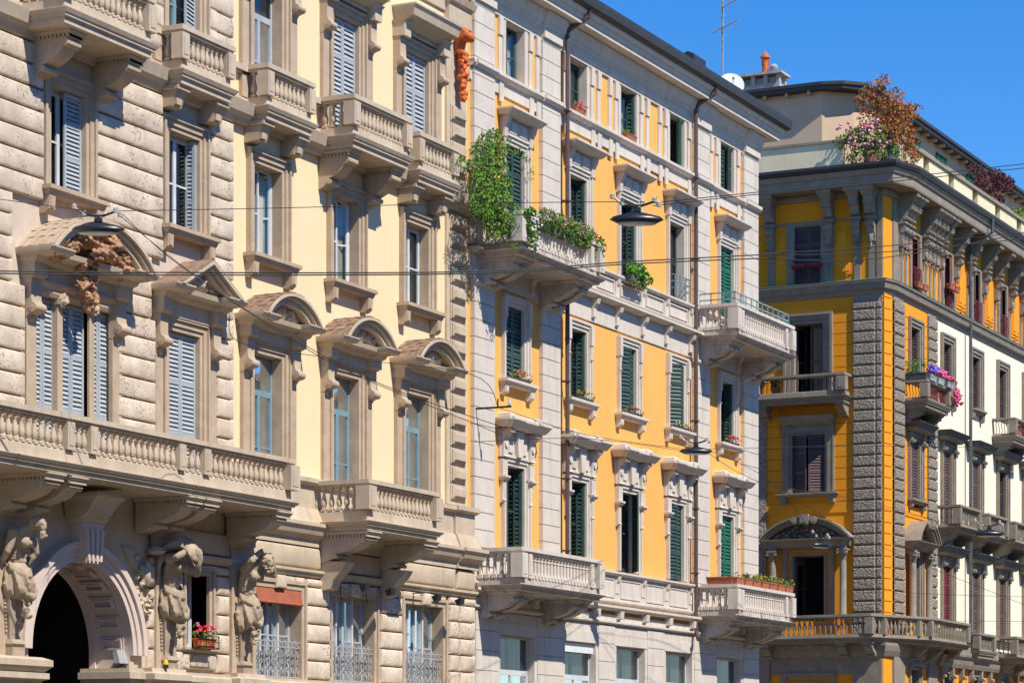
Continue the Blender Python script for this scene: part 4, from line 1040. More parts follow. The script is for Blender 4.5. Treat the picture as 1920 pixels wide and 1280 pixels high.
# walls
mb = MB(); wallmb(mb, 98.2, 103.7, 6.5, 19.6, 0, HR, .3); wallmb(mb, 98.2, 125, 19.6, 23.6, 0, HR, .3); wallmb(mb, 98.2, 125, 0, 6.5, 0, HR, .3)
mb.add([(TC, -.12, 0), (98.2, 0, 0), (98.2, 0, 24), (TC, -.12, 24)], [(0, 1, 2, 3)]); bC(mb, 'ochre_wall', 'ochre')
mb = MB(); wallmb(mb, 103.7, 125, 6.5, 19.6, 0, HR, .3); bC(mb, 'white_wall', 'cwhite')
mb = MB(); wallmb(mb, -9, -.12, 0, 23.6, 0, HL, .3); bC(mb, 'side_wall', 'ochre', FL)
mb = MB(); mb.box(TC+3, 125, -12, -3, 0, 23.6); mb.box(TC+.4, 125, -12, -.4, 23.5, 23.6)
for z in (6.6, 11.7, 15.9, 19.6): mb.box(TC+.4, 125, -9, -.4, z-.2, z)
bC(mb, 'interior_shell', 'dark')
def grooved(mb, fac_t0, fac_t1, z0, z1, rects, p=.42, w_=.0, ww=.035, c0=18.98):
    z = c0-p*60
    while z < z1:
        if z > z0 and z+p <= z1+.01:
            for a, b in intervals(fac_t0, fac_t1, z, z+p, rects): mb.box(a, b, w_, ww, z+.015, z+p-.015)
        z += p
mb = MB(); ex = [(ax-.9, ax+.9, 16.0, 19.1) for ax in AXC[:1]]+[(100.05, 102.05, 11.9, 14.6), (99.6, 102.5, 7.4, 11.3), (99.6, 102.4, 14.6, 15.9)]
grooved(mb, 99.5, 102.6, 6.7, 19.0, ex); mb.box(99.5, 102.6, 0, .035, 19.0, 19.6)
P_ = [(TC, -.119), (98.2, .001), (98.2, .04), (TC-.01, -.08)]
z = 18.98-.42*60
while z < 19.5:
    if z > 6.6: mb.prism_z(P_, z+.02, z+.40)
    z += .42
bC(mb, 'grooved_plaster', 'ochre')
mb = MB(); exl = [(-3.08-.95, -3.08+.95, 16.0, 19.05), (-4.05, -2.1, 11.9, 14.9), (-4.8, -1.25, 7.4, 11.4), (-4.2, -2.0, 14.6, 15.3)]
grooved(mb, -9, -1.3, 6.7, 19.0, exl); bC(mb, 'grooved_plaster', 'ochre', FL)
# rough piers
def rough(mb, a, b, z0, z1, p=.42, w0=0, w1=.14, c0=18.98, rnd=None):
    z = c0-p*60
    while z < z1-.1:
        if z > z0-.05:
            mb.cushion(a, b, z+.02, min(z+p, z1)-.02, w0, w1, .05)
        z += p
for a, b in ((98.35, 99.5), (102.62, 103.68)):
    mb = MB(); rough(mb, a, b, 6.7, 19.5); mb.box(a, b, 0, .06, 6.7, 19.6); bC(mb, 'rusticated_pier', 'crough')
mb = MB(); rough(mb, -1.28, -.40, 6.7, 19.25); rough(mb, -.385, -.15, 6.7, 19.25, w1=.10); mb.box(-1.28, -.15, 0, .05, 6.7, 19.6); bC(mb, 'rusticated_pier', 'crough', FL)
mb = MB(); rough(mb, -6.4, -4.85, 6.7, 11.0); mb.box(-5.1, -4.75, 0, .1, 6.7, 15.2); bC(mb, 'rusticated_pier', 'crough', FL)
for a, b in ((98.3, 99.6), (102.6, 103.7)): mb = MB(); mb.box(a, b, 0, .1, 0, 6.0); bC(mb, 'base_pier', 'cstone')
for a, b in ((-1.3, -.15), (-5.2, -4.6)): mb = MB(); mb.box(a, b, 0, .1, 0, 6.0); bC(mb, 'base_pier', 'cstone', FL)
mb = MB(); mb.box(-4.599, -1.301, 0, .05, 5.35, 6.0); bC(mb, 'frieze', 'cstone', FL)
mb = MB(); mb.box(99.601, 102.599, 0, .05, 5.7, 6.0); bC(mb, 'frieze', 'cstone')
# belt (wraps the corner)
cpath = lambda e: None
CP = [(TC, -9), (TC, -.15), (98.2, 0), (125, 0)]
mb = MB()
slabmb(mb, CP, [(.02, 19.5), (.08, 19.56), (.1, 19.66), (.2, 19.72), (.24, 19.9), (.3, 19.96), (.3, 20.02)]); bC(mb, 'belt_course', 'cstone')
mb = MB(); slabmb(mb, CP, [(.31, 20.02), (.31, 20.05), (.05, 20.12)]); bC(mb, 'belt_flashing', 'verdi')
# main cornice
mb = MB(); slabmb(mb, CP, [(.1, 23.2), (.15, 23.3), (.15, 23.42)]); slabmb(mb, CP, [(.9, 23.44), (.92, 23.5), (.92, 23.78), (.98, 23.8), (1.04, 23.92), (1.06, 23.98)]); bC(mb, 'cornice', 'cstone')
mb = MB(); slabmb(mb, CP, [(1.0, 23.98), (1.12, 24.0), (1.18, 24.12), (1.18, 24.22), (.3, 24.3)]); bC(mb, 'gutter', 'roof')
# top-storey consoles: big bracket above a scroll
def ccons(mb, x, fac_w=.17):
    a, b = x-fac_w, x+fac_w
    mb.lv(a-.06, b+.06, 0, [(-.03, .62, 23.12), (.0, .72, 23.2), (.0, .76, 23.26), (.06, .84, 23.30), (.06, .86, 23.44)])
    mb.prism_t([(0, 23.12), (.6, 23.12), (.62, 22.98), (.5, 22.88), (.44, 22.7), (.36, 22.56), (.22, 22.48), (.2, 22.42), (0, 22.4)], a, b)
    mb.cyl_t(a-.01, b+.01, .5, 22.92, .1, 10); mb.cyl_t(a-.01, b+.01, .3, 22.58, .09, 10)
    mb.lv(a-.03, b+.03, 0, [(0, .3, 22.3), (.03, .36, 22.34), (.03, .36, 22.4)])
    mb.prism_t([(0, 22.3), (.28, 22.3), (.3, 22.1), (.22, 21.85), (.14, 21.7), (.14, 21.5), (0, 21.45)], a+.02, b-.02)
    mb.cyl_t(a, b, .24, 22.12, .13, 10); mb.blob(x, .18, 21.62, .1, .08, .18, .5, 8); mb.blob(x, .16, 21.35, .06, .05, .1, .5, 8)
    mb.box(a+.05, b-.05, 0, .05, 20.12, 21.5)
for x in (99.05, 99.45, 99.9, 102.0, 102.45, 103.0, 103.5, 104.2, 106.3, 108.1, 110.3, 112.1, 114.3, 116.1, 118.3, 120.1): mb = MB(); ccons(mb, x); bC(mb, 'cornice_bracket', 'cstone', smooth=True, ang=35)
mb = MB(); mb.box(98.3, 98.9, 0, .06, 20.1, 23.2); mb.box(98.2, 125, 0, .04, 22.38, 22.46)
bC(mb, 'architrave', 'cstone')
for ax in AXC: mb = MB(); mb.box(ax-.72, ax-.5, 0, .08, 20.12, 22.3); mb.box(ax+.5, ax+.72, 0, .08, 20.12, 22.3); mb.box(ax-.72, ax+.72, 0, .08, 22.301, 22.379); bC(mb, 'window_surround', 'cstone')
for x in (-4.55, -2.2, -1.12, -.55): mb = MB(); ccons(mb, x); bC(mb, 'cornice_bracket', 'cstone', FL, smooth=True, ang=35)
mb = MB(); mb.box(-.36, -.14, 0, .06, 20.1, 23.2); mb.box(-9, -.15, 0, .04, 22.38, 22.46); bC(mb, 'architrave', 'cstone', FL)
mb = MB(); mb.box(-3.08-.85, -3.08-.52, 0, .08, 20.12, 22.3); mb.box(-3.08+.52, -3.08+.85, 0, .08, 20.12, 22.3); mb.box(-3.93, -2.23, 0, .08, 22.301, 22.379); bC(mb, 'window_surround', 'cstone', FL)
# ochre stepped panels between top windows
mb = MB()
def opanel(mb, a, b):
    m_ = (a+b)/2
    for k, w1 in ((0, .035), (.09, .065), (.18, .09)): 
        mb.prism_w([(a+k, 20.35+k*1.5), (m_-.15, 20.35+k*1.5), (m_-.15, 20.28+k), (m_+.15, 20.28+k), (m_+.15, 20.35+k*1.5), (b-k, 20.35+k*1.5), (b-k, 22.0-k*1.5), (m_+.15, 22.0-k*1.5), (m_+.15, 22.08-k), (m_-.15, 22.08-k), (m_-.15, 22.0-k*1.5), (a+k, 22.0-k*1.5)], 0, w1)
for a, b in ((106.6, 107.8), (110.6, 111.8), (114.6, 115.8)): mb = MB(); opanel(mb, a, b); bC(mb, 'stepped_panel', 'ochre')
for a, b in ((-2.0, -1.35), (-5.6, -4.8)): mb = MB(); opanel(mb, a, b); bC(mb, 'stepped_panel', 'ochre', FL)
CW = [(0, .12, .05), (.12, .26, .10), (.26, .34, .14)]
for i, ax in enumerate(AXC[:5]):
    def rl(wn):
        mb = MB(); mb.box(-.5, .5, .12, .15, 20.98, 21.02)
        for k in range(9): mb.tube([(-.48+k*.12, .13, 20.15), (-.46+k*.12, .16, 20.5), (-.5+k*.12, .13, 20.98)], .012, 4)
        mb.build('iron_rail', 'red', wn)
    window(FC, ax, 20.15, 22.16, .48, [(0, .035, .012)], 'cstone', 'brown', shut=(0, 25) if i < 2 else (10, 30), smt='red' if i < 2 else 'brown', curtain=False, pitch=.1, extra=rl)
    window(FC, ax, 16.55, 18.72, .54, CW, 'cstone', 'brown', shut=(None, 70) if i else (None, 60), smt='brown', curtain=1 if i else False, sill=(.3, .28, .16, .3) if i in (1, 2, 4) else None, pitch=.1)
    window(FC, ax, 12.1 if i == 0 else 11.5, 14.4, .54, CW, 'cstone', 'brown', shut=(0, 0) if i < 3 else (None, 60), smt='brown', curtain=False, sill=(.45, .3, .14, .2) if i == 0 else None, pitch=.1)
    window(FC, ax, 7.4, 9.88, .54, CW, 'cstone', 'brown', shut=(0, 0), smt='red' if i < 2 else 'brown', curtain=False, pitch=.1)
    window(FC, ax, 3.0, 5.6, .5, CW[:2], 'cstone', 'brown', curtain=False)
    # hoods
    if i > 0:
        for z, on in ((15.12, True), (10.55, True)):
            mb = MB(); mb.lv(ax-1.1, ax+1.1, 0, [(0, .3, z-.32), (.1, .42, z-.26), (.12, .44, z-.2)]); mb.box(ax-.9, ax+.9, 0, .08, z-.7, z-.32)
            for x in (-.78, .78): sideconsole(mb, ax+x-.11, ax+x+.11, 0, .3, .45, z-.32); mb.box(ax+x-.08, ax+x+.08, 0, .08, z-1.5, z-.75)
            o = bC(mb, 'window_hood', 'cstone')
            m2 = MB(); m2.lv(ax-1.1, ax+1.1, 0, [(.12, .44, z-.2), (.3, .62, z-.0), (.3, .62, z+.02), (-.2, .05, z+.06)]); m2.build('hood_flashing', 'slate', o)
    else:
        mb = MB(); z = 15.0; mb.lv(ax-.95, ax+.95, 0, [(0, .3, z-.32), (.1, .42, z-.26), (.12, .44, z-.2)])
        for x in (-.78, .78): sideconsole(mb, ax+x-.11, ax+x+.11, 0, .3, .5, z-.32)
        o = bC(mb, 'window_hood', 'cstone'); m2 = MB(); m2.lv(ax-.95, ax+.95, 0, [(.12, .44, z-.2), (.3, .62, z-.0), (.3, .62, z+.02)]); m2.build('hood_flashing', 'slate', o)
def segC(fac, ax, hwid, z, W, rise):
    mb = MB(); Rr = (hwid**2+rise**2)/(2*rise); zc = z+rise-Rr; th = math.asin(min(.999, hwid/Rr))
    for i0, i1, w1 in ((0, .06, W), (.06, .14, W-.06), (.14, .24, W-.14)): mb.arcband(ax, zc, Rr-i1, Rr-i0, PI/2-th, PI/2+th, .01, w1, 22)
    P = [(ax+(Rr-.2)*math.cos(PI/2+a), zc+(Rr-.2)*math.sin(PI/2+a)) for a in [th*.93*(-1+2*i/14) for i in range(15)]]; mb.prism_w(P, .01, .12)
    mb.lv(ax-hwid+.1, ax+hwid-.1, 0, [(-.05, .3, z-.3), (0, W-.2, z-.12), (.05, W-.04, z-.02), (.05, W-.04, z)])
    mb.box(ax-.2, ax+.2, W-.1, W+.06, z+rise-.32, z+rise+.06); mb.box(ax-.12, ax+.12, W+.06, W+.09, z+rise-.25, z+rise-.0)
    for s in (-1, 1): mb.cyl_w(ax+s*.38, z+rise-.17, W-.1, W+.04, .15, 14); mb.cyl_w(ax+s*.38, z+rise-.17, W+.04, W+.07, .09, 12)
    o = bC(mb, 'pediment', 'cstone', fac, smooth=True, ang=25)
    r = MB(); rr = random.Random(2)
    for k in range(60):
        u = rr.uniform(-1, 1); r.blob(ax+u*hwid*.72, .2+rr.uniform(0, .12), z+.06+rr.uniform(0, rise*.55)*(1-u*u), .07, .07, .06, .5, 7, k)
    r.build('tympanum_relief', 'cstone', o, smooth=True, ang=50)
    return o
pc = segC(FC, 101.0, 1.35, 10.45, .7, .85)
pl = segC(FL, -3.05, 1.85, 10.45, .6, .85)
def column(fac, x, z0=7.5, z1=10.1, w_=.28, par=None):
    mb = MB(); mb.lathe(x, w_, [(.17, z0), (.17, z0+.08), (.13, z0+.14), (.13, z1-.6), (.115, z1-.45), (.14, z1-.43), (.14, z1-.4)], 14)
    mb.lathe(x, w_, [(.12, z1-.4), (.16, z1-.25), (.2, z1-.12)], 10); mb.box(x-.2, x+.2, w_-.2, w_+.2, z1-.12, z1-.06); mb.box(x-.15, x+.15, 0, w_+.13, z1-.06, z1+.25)
    for s in (-1, 1): mb.cyl_w(x+s*.15, z1-.2, w_+.05, w_+.2, .06, 8)
    bC(mb, 'column', 'cstone', fac, smooth=True, ang=35)
for x in (100.0, 102.05): column(FC, x)
for x in (-4.4, -1.6): column(FL, x)
# side-facade windows
sx = -3.06
def lrail(wn):
    mb = MB(); mb.box(-.6, .6, .12, .15, 20.98, 21.02)
    for k in range(10): mb.tube([(-.58+k*.13, .13, 20.15), (-.55+k*.13, .17, 20.5), (-.58+k*.13, .13, 20.98)], .012, 4)
    mb.build('iron_rail', 'brown', wn)
window(FL, sx, 20.15, 22.25, .6, [(0, .05, .012)], 'cstone', 'brown', shut=(0, 0), smt='brown', curtain=False, pitch=.1, extra=lrail)
window(FL, sx, 15.8, 18.6, .58, [(0, .14, .05), (.14, .3, .1), (.3, .4, .16)], 'cstone', 'brown', curtain=1, leaf_ang=(70, 0))
window(FL, sx, 12.2, 14.4, .66, [(0, .1, .05), (.1, .3, .1), (.3, .38, .12)], 'cstone', 'teal', shut=(22, 22), smt='brown', curtain=False, sill=(.55, .34, .14, .28), pitch=.1)
window(FL, sx, 7.4, 9.84, .62, [(0, .1, .06), (.22, .42, .1)], 'cstone', 'brown', curtain=False, leaf_ang=(75, 75))
window(FL, sx, 2.6, 5.0, .66, [(0, .1, .06), (.22, .42, .1)], 'cstone', 'brown', curtain=False, shut=(0, 0), smt='brown')
mb = MB(); mb.lv(sx-1.0, sx+1.0, 0, [(0, .2, 14.78), (.1, .4, 14.98), (.14, .44, 15.06), (.14, .44, 15.1)]); bC(mb, 'window_hood', 'cstone', FL)
# balconies of C
CB = (15.45, 15.75, 15.86, 16.38, 16.5)
bk = dict(L=.75, H=.45, w=.3, m='cstone', dent=False)
balcony(FC, 'balcony', 100.98, [(-1.45, 0), (-1.45, .95), (1.45, .95), (1.45, 0)], CB, 'cstone', 'vase', iron='red', pitch=.12, brk=dict(at=(-1.1, 1.1), **bk))
balcony(FC, 'balcony', 113.2, [(-1.45, 0), (-1.45, .95), (1.45, .95), (1.45, 0)], CB, 'cstone', 'vase', iron='red', pitch=.12, brk=dict(at=(-1.1, 1.1), **bk))
CM = (11.1, 11.3, 11.42, 12.03, 12.16)
for ax in AXC[1:5]: balcony(FC, 'balcony', ax, [(-1.42, 0), (-1.42, .95), (1.42, .95), (1.42, 0)], CM, 'cstone', 'slim', pitch=.21, post=.28, brk=dict(at=(-1.1, 1.1), **bk))
balcony(FL, 'balcony', -3.1, [(-1.85, 0), (-1.85, .9), (1.72, .9), (1.72, 0)], (15.5, 15.72, 15.92, 16.42, 16.56), 'cstone', 'vase', iron='iron', pitch=.16, post=.36, brk=dict(at=(-1.6, 1.5), **bk))
CL = (6.5, 6.68, 6.8, 7.4, 7.54)
# plan of the balcony that turns the corner (world offsets from the corner block)
bp = [(TC-98, -7.0), (TC-98-.95, -7.0), (TC-98-.95, -.3), (2.0, 1.0), (6.95, 1.0), (6.95, 0)]
bcor = balcony(FC, 'balcony', 98, bp, CL, 'cstone', 'mix', pitch=.21, post=.28, posts=(2, [.22, .80]), label='long stone balcony wrapping the building corner')
for x in (100.3, 102.3, 104.5): mb = MB(); console(mb, x-.17, x+.17, 0, .75, .5, 6.42, dent=False); mb.build('bracket', 'cstone', bcor, (-98, 0, 0), smooth=True, ang=30)
for x in (-4.6, -1.55, -.5): mb = MB(); console(mb, x-.17, x+.17, 0, .75, .5, 6.42, dent=False); bC(mb, 'bracket', 'cstone', FL, smooth=True, ang=30)
balcony(FC, 'balcony', 109.2, [(-1.2, 0), (-1.2, .5), (1.15, .5), (1.15, 0)], (6.3, 6.62, 6.7, 7.2, 7.34), 'cstone', 'slim', pitch=.21, post=.28)
balcony(FC, 'balcony', 113.4, [(-1.42, 0), (-1.42, .95), (1.42, .95), (1.42, 0)], (6.3, 6.5, 6.62, 7.22, 7.36), 'cstone', 'slim', pitch=.21, post=.28, brk=dict(at=(-1.1, 1.1), **bk))
mb = MB(); mb.lv(103.7, 125, 0, [(0, .2, 5.85), (0, .26, 6.0), (0, .3, 6.2), (0, .4, 6.3)]); mb.box(103.7, 125, 0, .2, 6.3, 6.75); mb.box(103.7, 125, 0, .26, 7.2, 7.34)
for k in range(14): sideconsole(mb, 104.2+k*1.35, 104.42+k*1.35, 0, .3, .5, 5.85)
bC(mb, 'belt_course', 'cstone')
mb = MB(); slabmb(mb, CP, [(.1, 6.0), (.2, 6.2), (.25, 6.4), (.25, 6.5)]); bC(mb, 'belt_course', 'cstone')
mb = MB(); mb.tube([(107.75, .25, 23.2), (107.75, .25, 14), (107.75, .25, 7.2)], .07, 8); mb.tube([(107.75, .25, 7.25), (107.7, .2, 6.95), (107.2, .15, 6.9), (106.95, .1, 6.7)], .08, 8)
mb.tube([(107.75, .25, 23.15), (107.75, .4, 23.3), (107.8, .95, 23.4), (107.82, 1.12, 23.5), (107.82, 1.15, 24.05)], .07, 8)
bC(mb, 'downpipe', 'slate', smooth=True)
# roof terrace and attic
mb = MB(); mb.box(TC-98+98-.02+.0, 98.5, -9, -9, 0, 0) if False else None
mb.prism_z([(TC+.1, -9), (TC+.35, -9), (TC+.35, -1.75), (TC+.1, -1.75)], 24.2, 25.36)
mb.prism_z([(99.6, -.15), (99.9, -.15), (99.9, -.4), (99.6, -.4)], 24.2, 25.66)
x = 99.9
while x < 124: mb.box(x, x+2.6, -.4, -.1, 24.2, 25.66); x += 3.35
mb.box(99.9, 125, -.45, -.401, 24.2, 25.66)
bC(mb, 'terrace_parapet', 'parap')
mb = MB(); mb.prism_z([(TC+.04, -9), (TC+.42, -9), (TC+.42, -1.7), (TC+.04, -1.7)], 25.36, 25.46); mb.box(99.6, 125, -.5, -.02, 25.66, 25.80); bC(mb, 'parapet_coping', 'cstone')
mb = MB()   # curved iron railing at the corner
pts = [(TC+.2, -1.7), (TC+.2, -.6), (TC+.75, -.2), (99.6, -.25)]
for z in (24.36, 25.3): mb.tube([(a, b, z) for a, b in pts], .02, 5)
L = 0
for (a, b) in zip(pts[:-1], pts[1:]):
    n = int(math.hypot(b[0]-a[0], b[1]-a[1])/.14)
    for k in range(n):
        f = (k+.5)/n; t, w_ = a[0]+(b[0]-a[0])*f, a[1]+(b[1]-a[1])*f
        mb.tube([(t, w_, 24.36), (t-.10, w_+.10, 24.6), (t-.06, w_+.06, 24.9), (t+.02, w_-.02, 25.1), (t, w_, 25.3)], .016, 5)
bC(mb, 'terrace_railing', 'slate')
mb = MB()
AT = [(TC+1.6, -12), (TC+1.6, -3.1), (TC+2.4, -2.1), (TC+3.4, -1.8), (126, -1.8), (126, -12)]
ZE = 27.75
mb.prism_z(AT, 24.2, ZE)
bC(mb, 'attic_wall', 'atticw')
mb = MB(); EV = [(TC+1.2, -12), (TC+1.2, -3.0), (TC+1.45, -2.2), (TC+2.1, -1.55), (TC+3.2, -1.35), (127, -1.35), (127, -12)]
mb.prism_z(EV, ZE, ZE+.14)
P2 = [(TC+1.15, -12), (TC+1.15, -2.95), (TC+1.4, -2.15), (TC+2.05, -1.5), (TC+3.2, -1.27), (127, -1.27), (127, -12)]
mb.rings([[(a, b, z) for a, b in [( (p[0]-110)*k+110, (p[1]+8)*k-8) for p in P2]] for k, z in ((1, ZE+.141), (1.0, ZE+.27), (.75, ZE+.7))])
bC(mb, 'attic_roof', 'roof')
for k in range(20): mb = MB(); mb.box(102+k*1.1, 102.1+k*1.1, -1.8, -1.45, ZE-.13, ZE); bC(mb, 'rafter_end', 'atticw')
for k in range(8): mb = MB(); mb.box(TC+1.3, TC+1.6, -3.6-k*.9, -3.5-k*.9, ZE-.13, ZE); bC(mb, 'rafter_end', 'atticw')
for a in (106.0, 109.6, 114.0):
    mb = MB(); mb.box(a, a+.05, -1.78, -1.72, 25.4, 27.4); mb.box(a+1.3, a+1.35, -1.78, -1.72, 25.4, 27.4); mb.box(a, a+1.35, -1.78, -1.72, 27.35, 27.4); mb.box(a, a+1.35, -1.78, -1.72, 25.9, 25.95)
    mb.box(a+.65, a+.7, -1.78, -1.72, 25.9, 27.4)
    for k in range(9): mb.tube([(a+.1+k*.14, -1.74, 25.95), (a+.22+k*.14, -1.70, 26.6), (a+.1+k*.14, -1.74, 27.35)], .015, 4)
    bC(mb, 'window_grille', 'green2')
def chimney(x0, x1, w0, w1, z0, z1):
    mb = MB(); h = z1-z0; mb.box(x0, x1, w0, w1, z0, z1-.35)
    n = max(2, int((w1-w0)/.5)+1)
    for i in range(n):
        q = w0+(w1-w0-.14)*i/(n-1); mb.box(x0, x0+.14, q, q+.14, z1-.35, z1); mb.box(x1-.14, x1, q, q+.14, z1-.35, z1)
    mb.box(x0+.2, x1-.2, w0+.2, w1-.2, z1-.35, z1-.05)
    mb.box(x0-.12, x1+.12, w0-.12, w1+.12, z1, z1+.09); return bC(mb, 'chimney', 'whitew')
ch = chimney(TC+2.2, TC+3.0, -6.75, -5.05, ZE, ZE+1.05)
mb = MB(); mb.lathe(TC+2.5, -5.75, [(.13, ZE+1.14), (.13, ZE+1.75), (.2, ZE+1.78), (.2, ZE+1.82), (.05, ZE+2.0), (.01, ZE+2.05)], 14)
for k in range(4): mb.box(TC+2.5-.03+.12*math.cos(k*1.57), TC+2.5+.03+.12*math.cos(k*1.57), -5.78+.12*math.sin(k*1.57), -5.72+.12*math.sin(k*1.57), ZE+1.5, ZE+1.7)
mb.build('chimney_pot', 'terra', ch, smooth=True)
mb = MB(); mb.lathe(TC+2.5, -5.4, [(.1, ZE+1.14), (.1, ZE+1.22), (.17, ZE+1.3), (.18, ZE+1.4), (.1, ZE+1.5), (.01, ZE+1.53)], 12); mb.build('cowl', 'irong', ch, smooth=True)
chimney(109.6, 110.2, -3.4, -2.8, ZE+.1, ZE+1.25)

# ================================================================== THINGS ON AND BEFORE THE BUILDINGS
def foliage(name, parts, parent=None, loc=(0, 0, 0), seed=1, pname='foliage'):
    """parts: list of (material, leaf size, count, [(t, w, z, rt, rw, rz), ...]) ; leaves spread through the blobs' volumes"""
    rnd = random.Random(seed); mb = MB(); mats = []
    for mname, size, n, blobs in parts:
        if mname not in mats: mats.append(mname)
        mb.m = mats.index(mname)
        tot = sum(b[3]*b[4]*b[5] for b in blobs)
        for b in blobs:
            k = max(4, int(n*b[3]*b[4]*b[5]/tot))
            for _ in range(k):
                while True:
                    d = (rnd.uniform(-1, 1), rnd.uniform(-1, 1), rnd.uniform(-1, 1)); q = d[0]**2+d[1]**2+d[2]**2
                    if q < 1: break
                if noise.noise(Vector((b[0]+d[0]*b[3], b[1]+d[1]*b[4], b[2]+d[2]*b[5]))*4.2) < -.05: continue
                f = q**-.12 if q > .01 else 1
                mb.leafcard((b[0]+d[0]*f*b[3], b[1]+d[1]*f*b[4], b[2]+d[2]*f*b[5]), size, rnd)
    return mb.build(name if parent is None else pname, mats, parent, loc)
def flowers(mb, pts, r, rnd, m):
    mb.m = m
    for p in pts: mb.blob(p[0], p[1], p[2], r*rnd.uniform(.7, 1.2), r, r*rnd.uniform(.7, 1), .5, 6, rnd.random()*9)
def trough(name, t, w_, z, L, label, group, cols, green='leaf', n=170, h=.2, potm='potgrey', ph=.14, seed=1, count=1, droop=0, fs=.026, nf=10):
    e = empty(name, (t, -w_, z)); tag(e, label, 'flower box', group)
    rnd = random.Random(seed)
    for k in range(count):
        a = -L/2+L*k/count; b = a+L/count-.02
        mb = MB(); mb.rings([[(a+i, -.08+i, zz), (b-i, -.08+i, zz), (b-i, .08-i, zz), (a+i, .08-i, zz)] for i, zz in ((.025, 0), (.0, ph*.85), (-.012, ph*.86), (-.012, ph), (.01, ph), (.02, ph*.7))])
        mb.build('planter', potm, e)
    bl = [(-L/2+L*(i+.5)/5, rnd.uniform(-.03, .05), ph+h*.42+rnd.uniform(-.03, .03), L/8+.03, .13, h*rnd.uniform(.4, .65)) for i in range(5)]
    if droop: bl += [(b_[0], .12, ph-.05, L/9, .07, droop) for b_ in bl[::2]]
    foliage('foliage', [(green, .07, n, bl)], e, seed=seed)
    fm = MB(); mats = list(cols)
    for m in range(len(mats)):
        flowers(fm, [(rnd.uniform(-L/2, L/2), rnd.uniform(-.05, .15), ph+h*rnd.uniform(.3, 1.0)) for _ in range(nf)], fs, rnd, m)
    if mats: fm.build('blossoms', mats, e)
    return e
G1 = 'flower boxes on the sills of the orange building'
trough('flower_box', 65.8, .2, 12.02, 1.05, 'flower box with yellow and red blooms under the first green shuttered window', G1, ['fyel', 'fred', 'fpink'], 'leaf', 200, .22, seed=1, count=2)
trough('flower_box', 69.92, .2, 12.02, 1.05, 'flower box of olive and yellow plants just right of the left downpipe', G1, ['fyel'], 'leafd', 260, .22, seed=2, count=2, nf=10)
trough('flower_box', 73.47, .2, 12.02, .95, 'dry looking flower box with rusty blooms on the middle window sill', G1, ['fred'], 'leafd', 220, .16, seed=3, count=2, nf=8)
trough('flower_box', 77.17, .2, 12.02, .9, 'sparse flower box with pale yellow blooms just left of the right downpipe', G1, ['fyel', 'fwht'], 'leafd', 190, .16, seed=4, count=2, nf=12)
trough('flower_box', 81.35, .2, 12.02, .95, 'flower box with bright red blooms on the rightmost sill of its row', G1, ['fred', 'fpink'], 'leafd', 190, .22, seed=5, count=2)
trough('flower_box', 69.8, .1, 20.17, .7, 'small flower box with red and pink blooms on a top floor sill', G1, ['fred', 'fpink'], 'leaf', 60, .12, seed=6, potm='pot')
trough('flower_box', 73.4, .1, 20.17, .75, 'small pot row of bright green herbs on a top floor sill', G1, [], 'leaf2', 120, .14, seed=7, potm='pot')
e = trough('flower_box', 49.7, .46, 4.30, .72, 'orange red planter of pink geraniums on the small window by the arch', None, ['fpink', 'fred'], 'leaf', 220, .3, seed=8, potm='terra', ph=.2, fs=.04)
mb = MB()
for x in (-.36, .36): mb.box(x-.01, x+.01, -.24, .14, -.02, .0)
for z in (0, .12, .24): mb.box(-.38, .38, .13, .145, z, z+.015)
for x in (-.38, -.13, .13, .37): mb.box(x-.008, x+.008, .125, .14, -.01, .25)
mb.build('bracket_rail', 'iron', e)
G2 = 'red flower troughs on the top floor windows of the corner building'
for (t, lab) in ((100.65, 'terracotta trough on the iron rail of the top window nearest the ochre corner'), (101.35, 'terracotta trough beside its twin, right half of the top window nearest the corner')):
    trough('flower_trough', t, .32, 20.18, .62, lab, G2, [], 'leafd', 10, .04, potm='pot', ph=.2, seed=9)
for (t, lab) in ((104.9, 'terracotta trough hung on the second top window rail, left one of two'), (105.6, 'terracotta trough hung on the second top window rail, right one of two')):
    trough('flower_trough', t, .3, 20.8, .62, lab, G2, [], 'leafd', 10, .04, potm='pot', ph=.2, seed=9)
for (d, lab) in ((3.35, 'dark red trough on the shaded side window rail, left one of two'), (2.7, 'dark red trough on the shaded side window rail, right one of two')):
    e = trough('flower_trough', 0, 0, 0, .56, lab, G2, [], 'leafd', 10, .05, potm='red', ph=.12, seed=9); e.location = (TC-.28, d, 20.66); e.rotation_euler = (0, 0, -PI/2)
# terracotta troughs along the lower right balcony of the orange building
G3 = 'terracotta troughs along the lower right balcony'
pos_words = ['first', 'second', 'third', 'fourth', 'fifth', 'sixth', 'seventh']
for k in range(7):
    trough('flower_trough', 78.95+k*.73, 1.36, 7.475, .66, f'terracotta trough of yellow green succulents, {pos_words[k]} from the left on the balcony rail', G3, ['fyel'] if k > 1 else [], 'leafd' if k % 2 else 'leaf', 30 if k == 0 else 200, .2, potm='pot', ph=.2, seed=20+k, nf=3)
e = trough('flower_trough', 78.66, .85, 7.475, .9, 'terracotta trough on the short end rail of the lower right balcony', G3, [], 'leafd', 12, .05, potm='pot', ph=.22, seed=30); e.rotation_euler = (0, 0, PI/2)
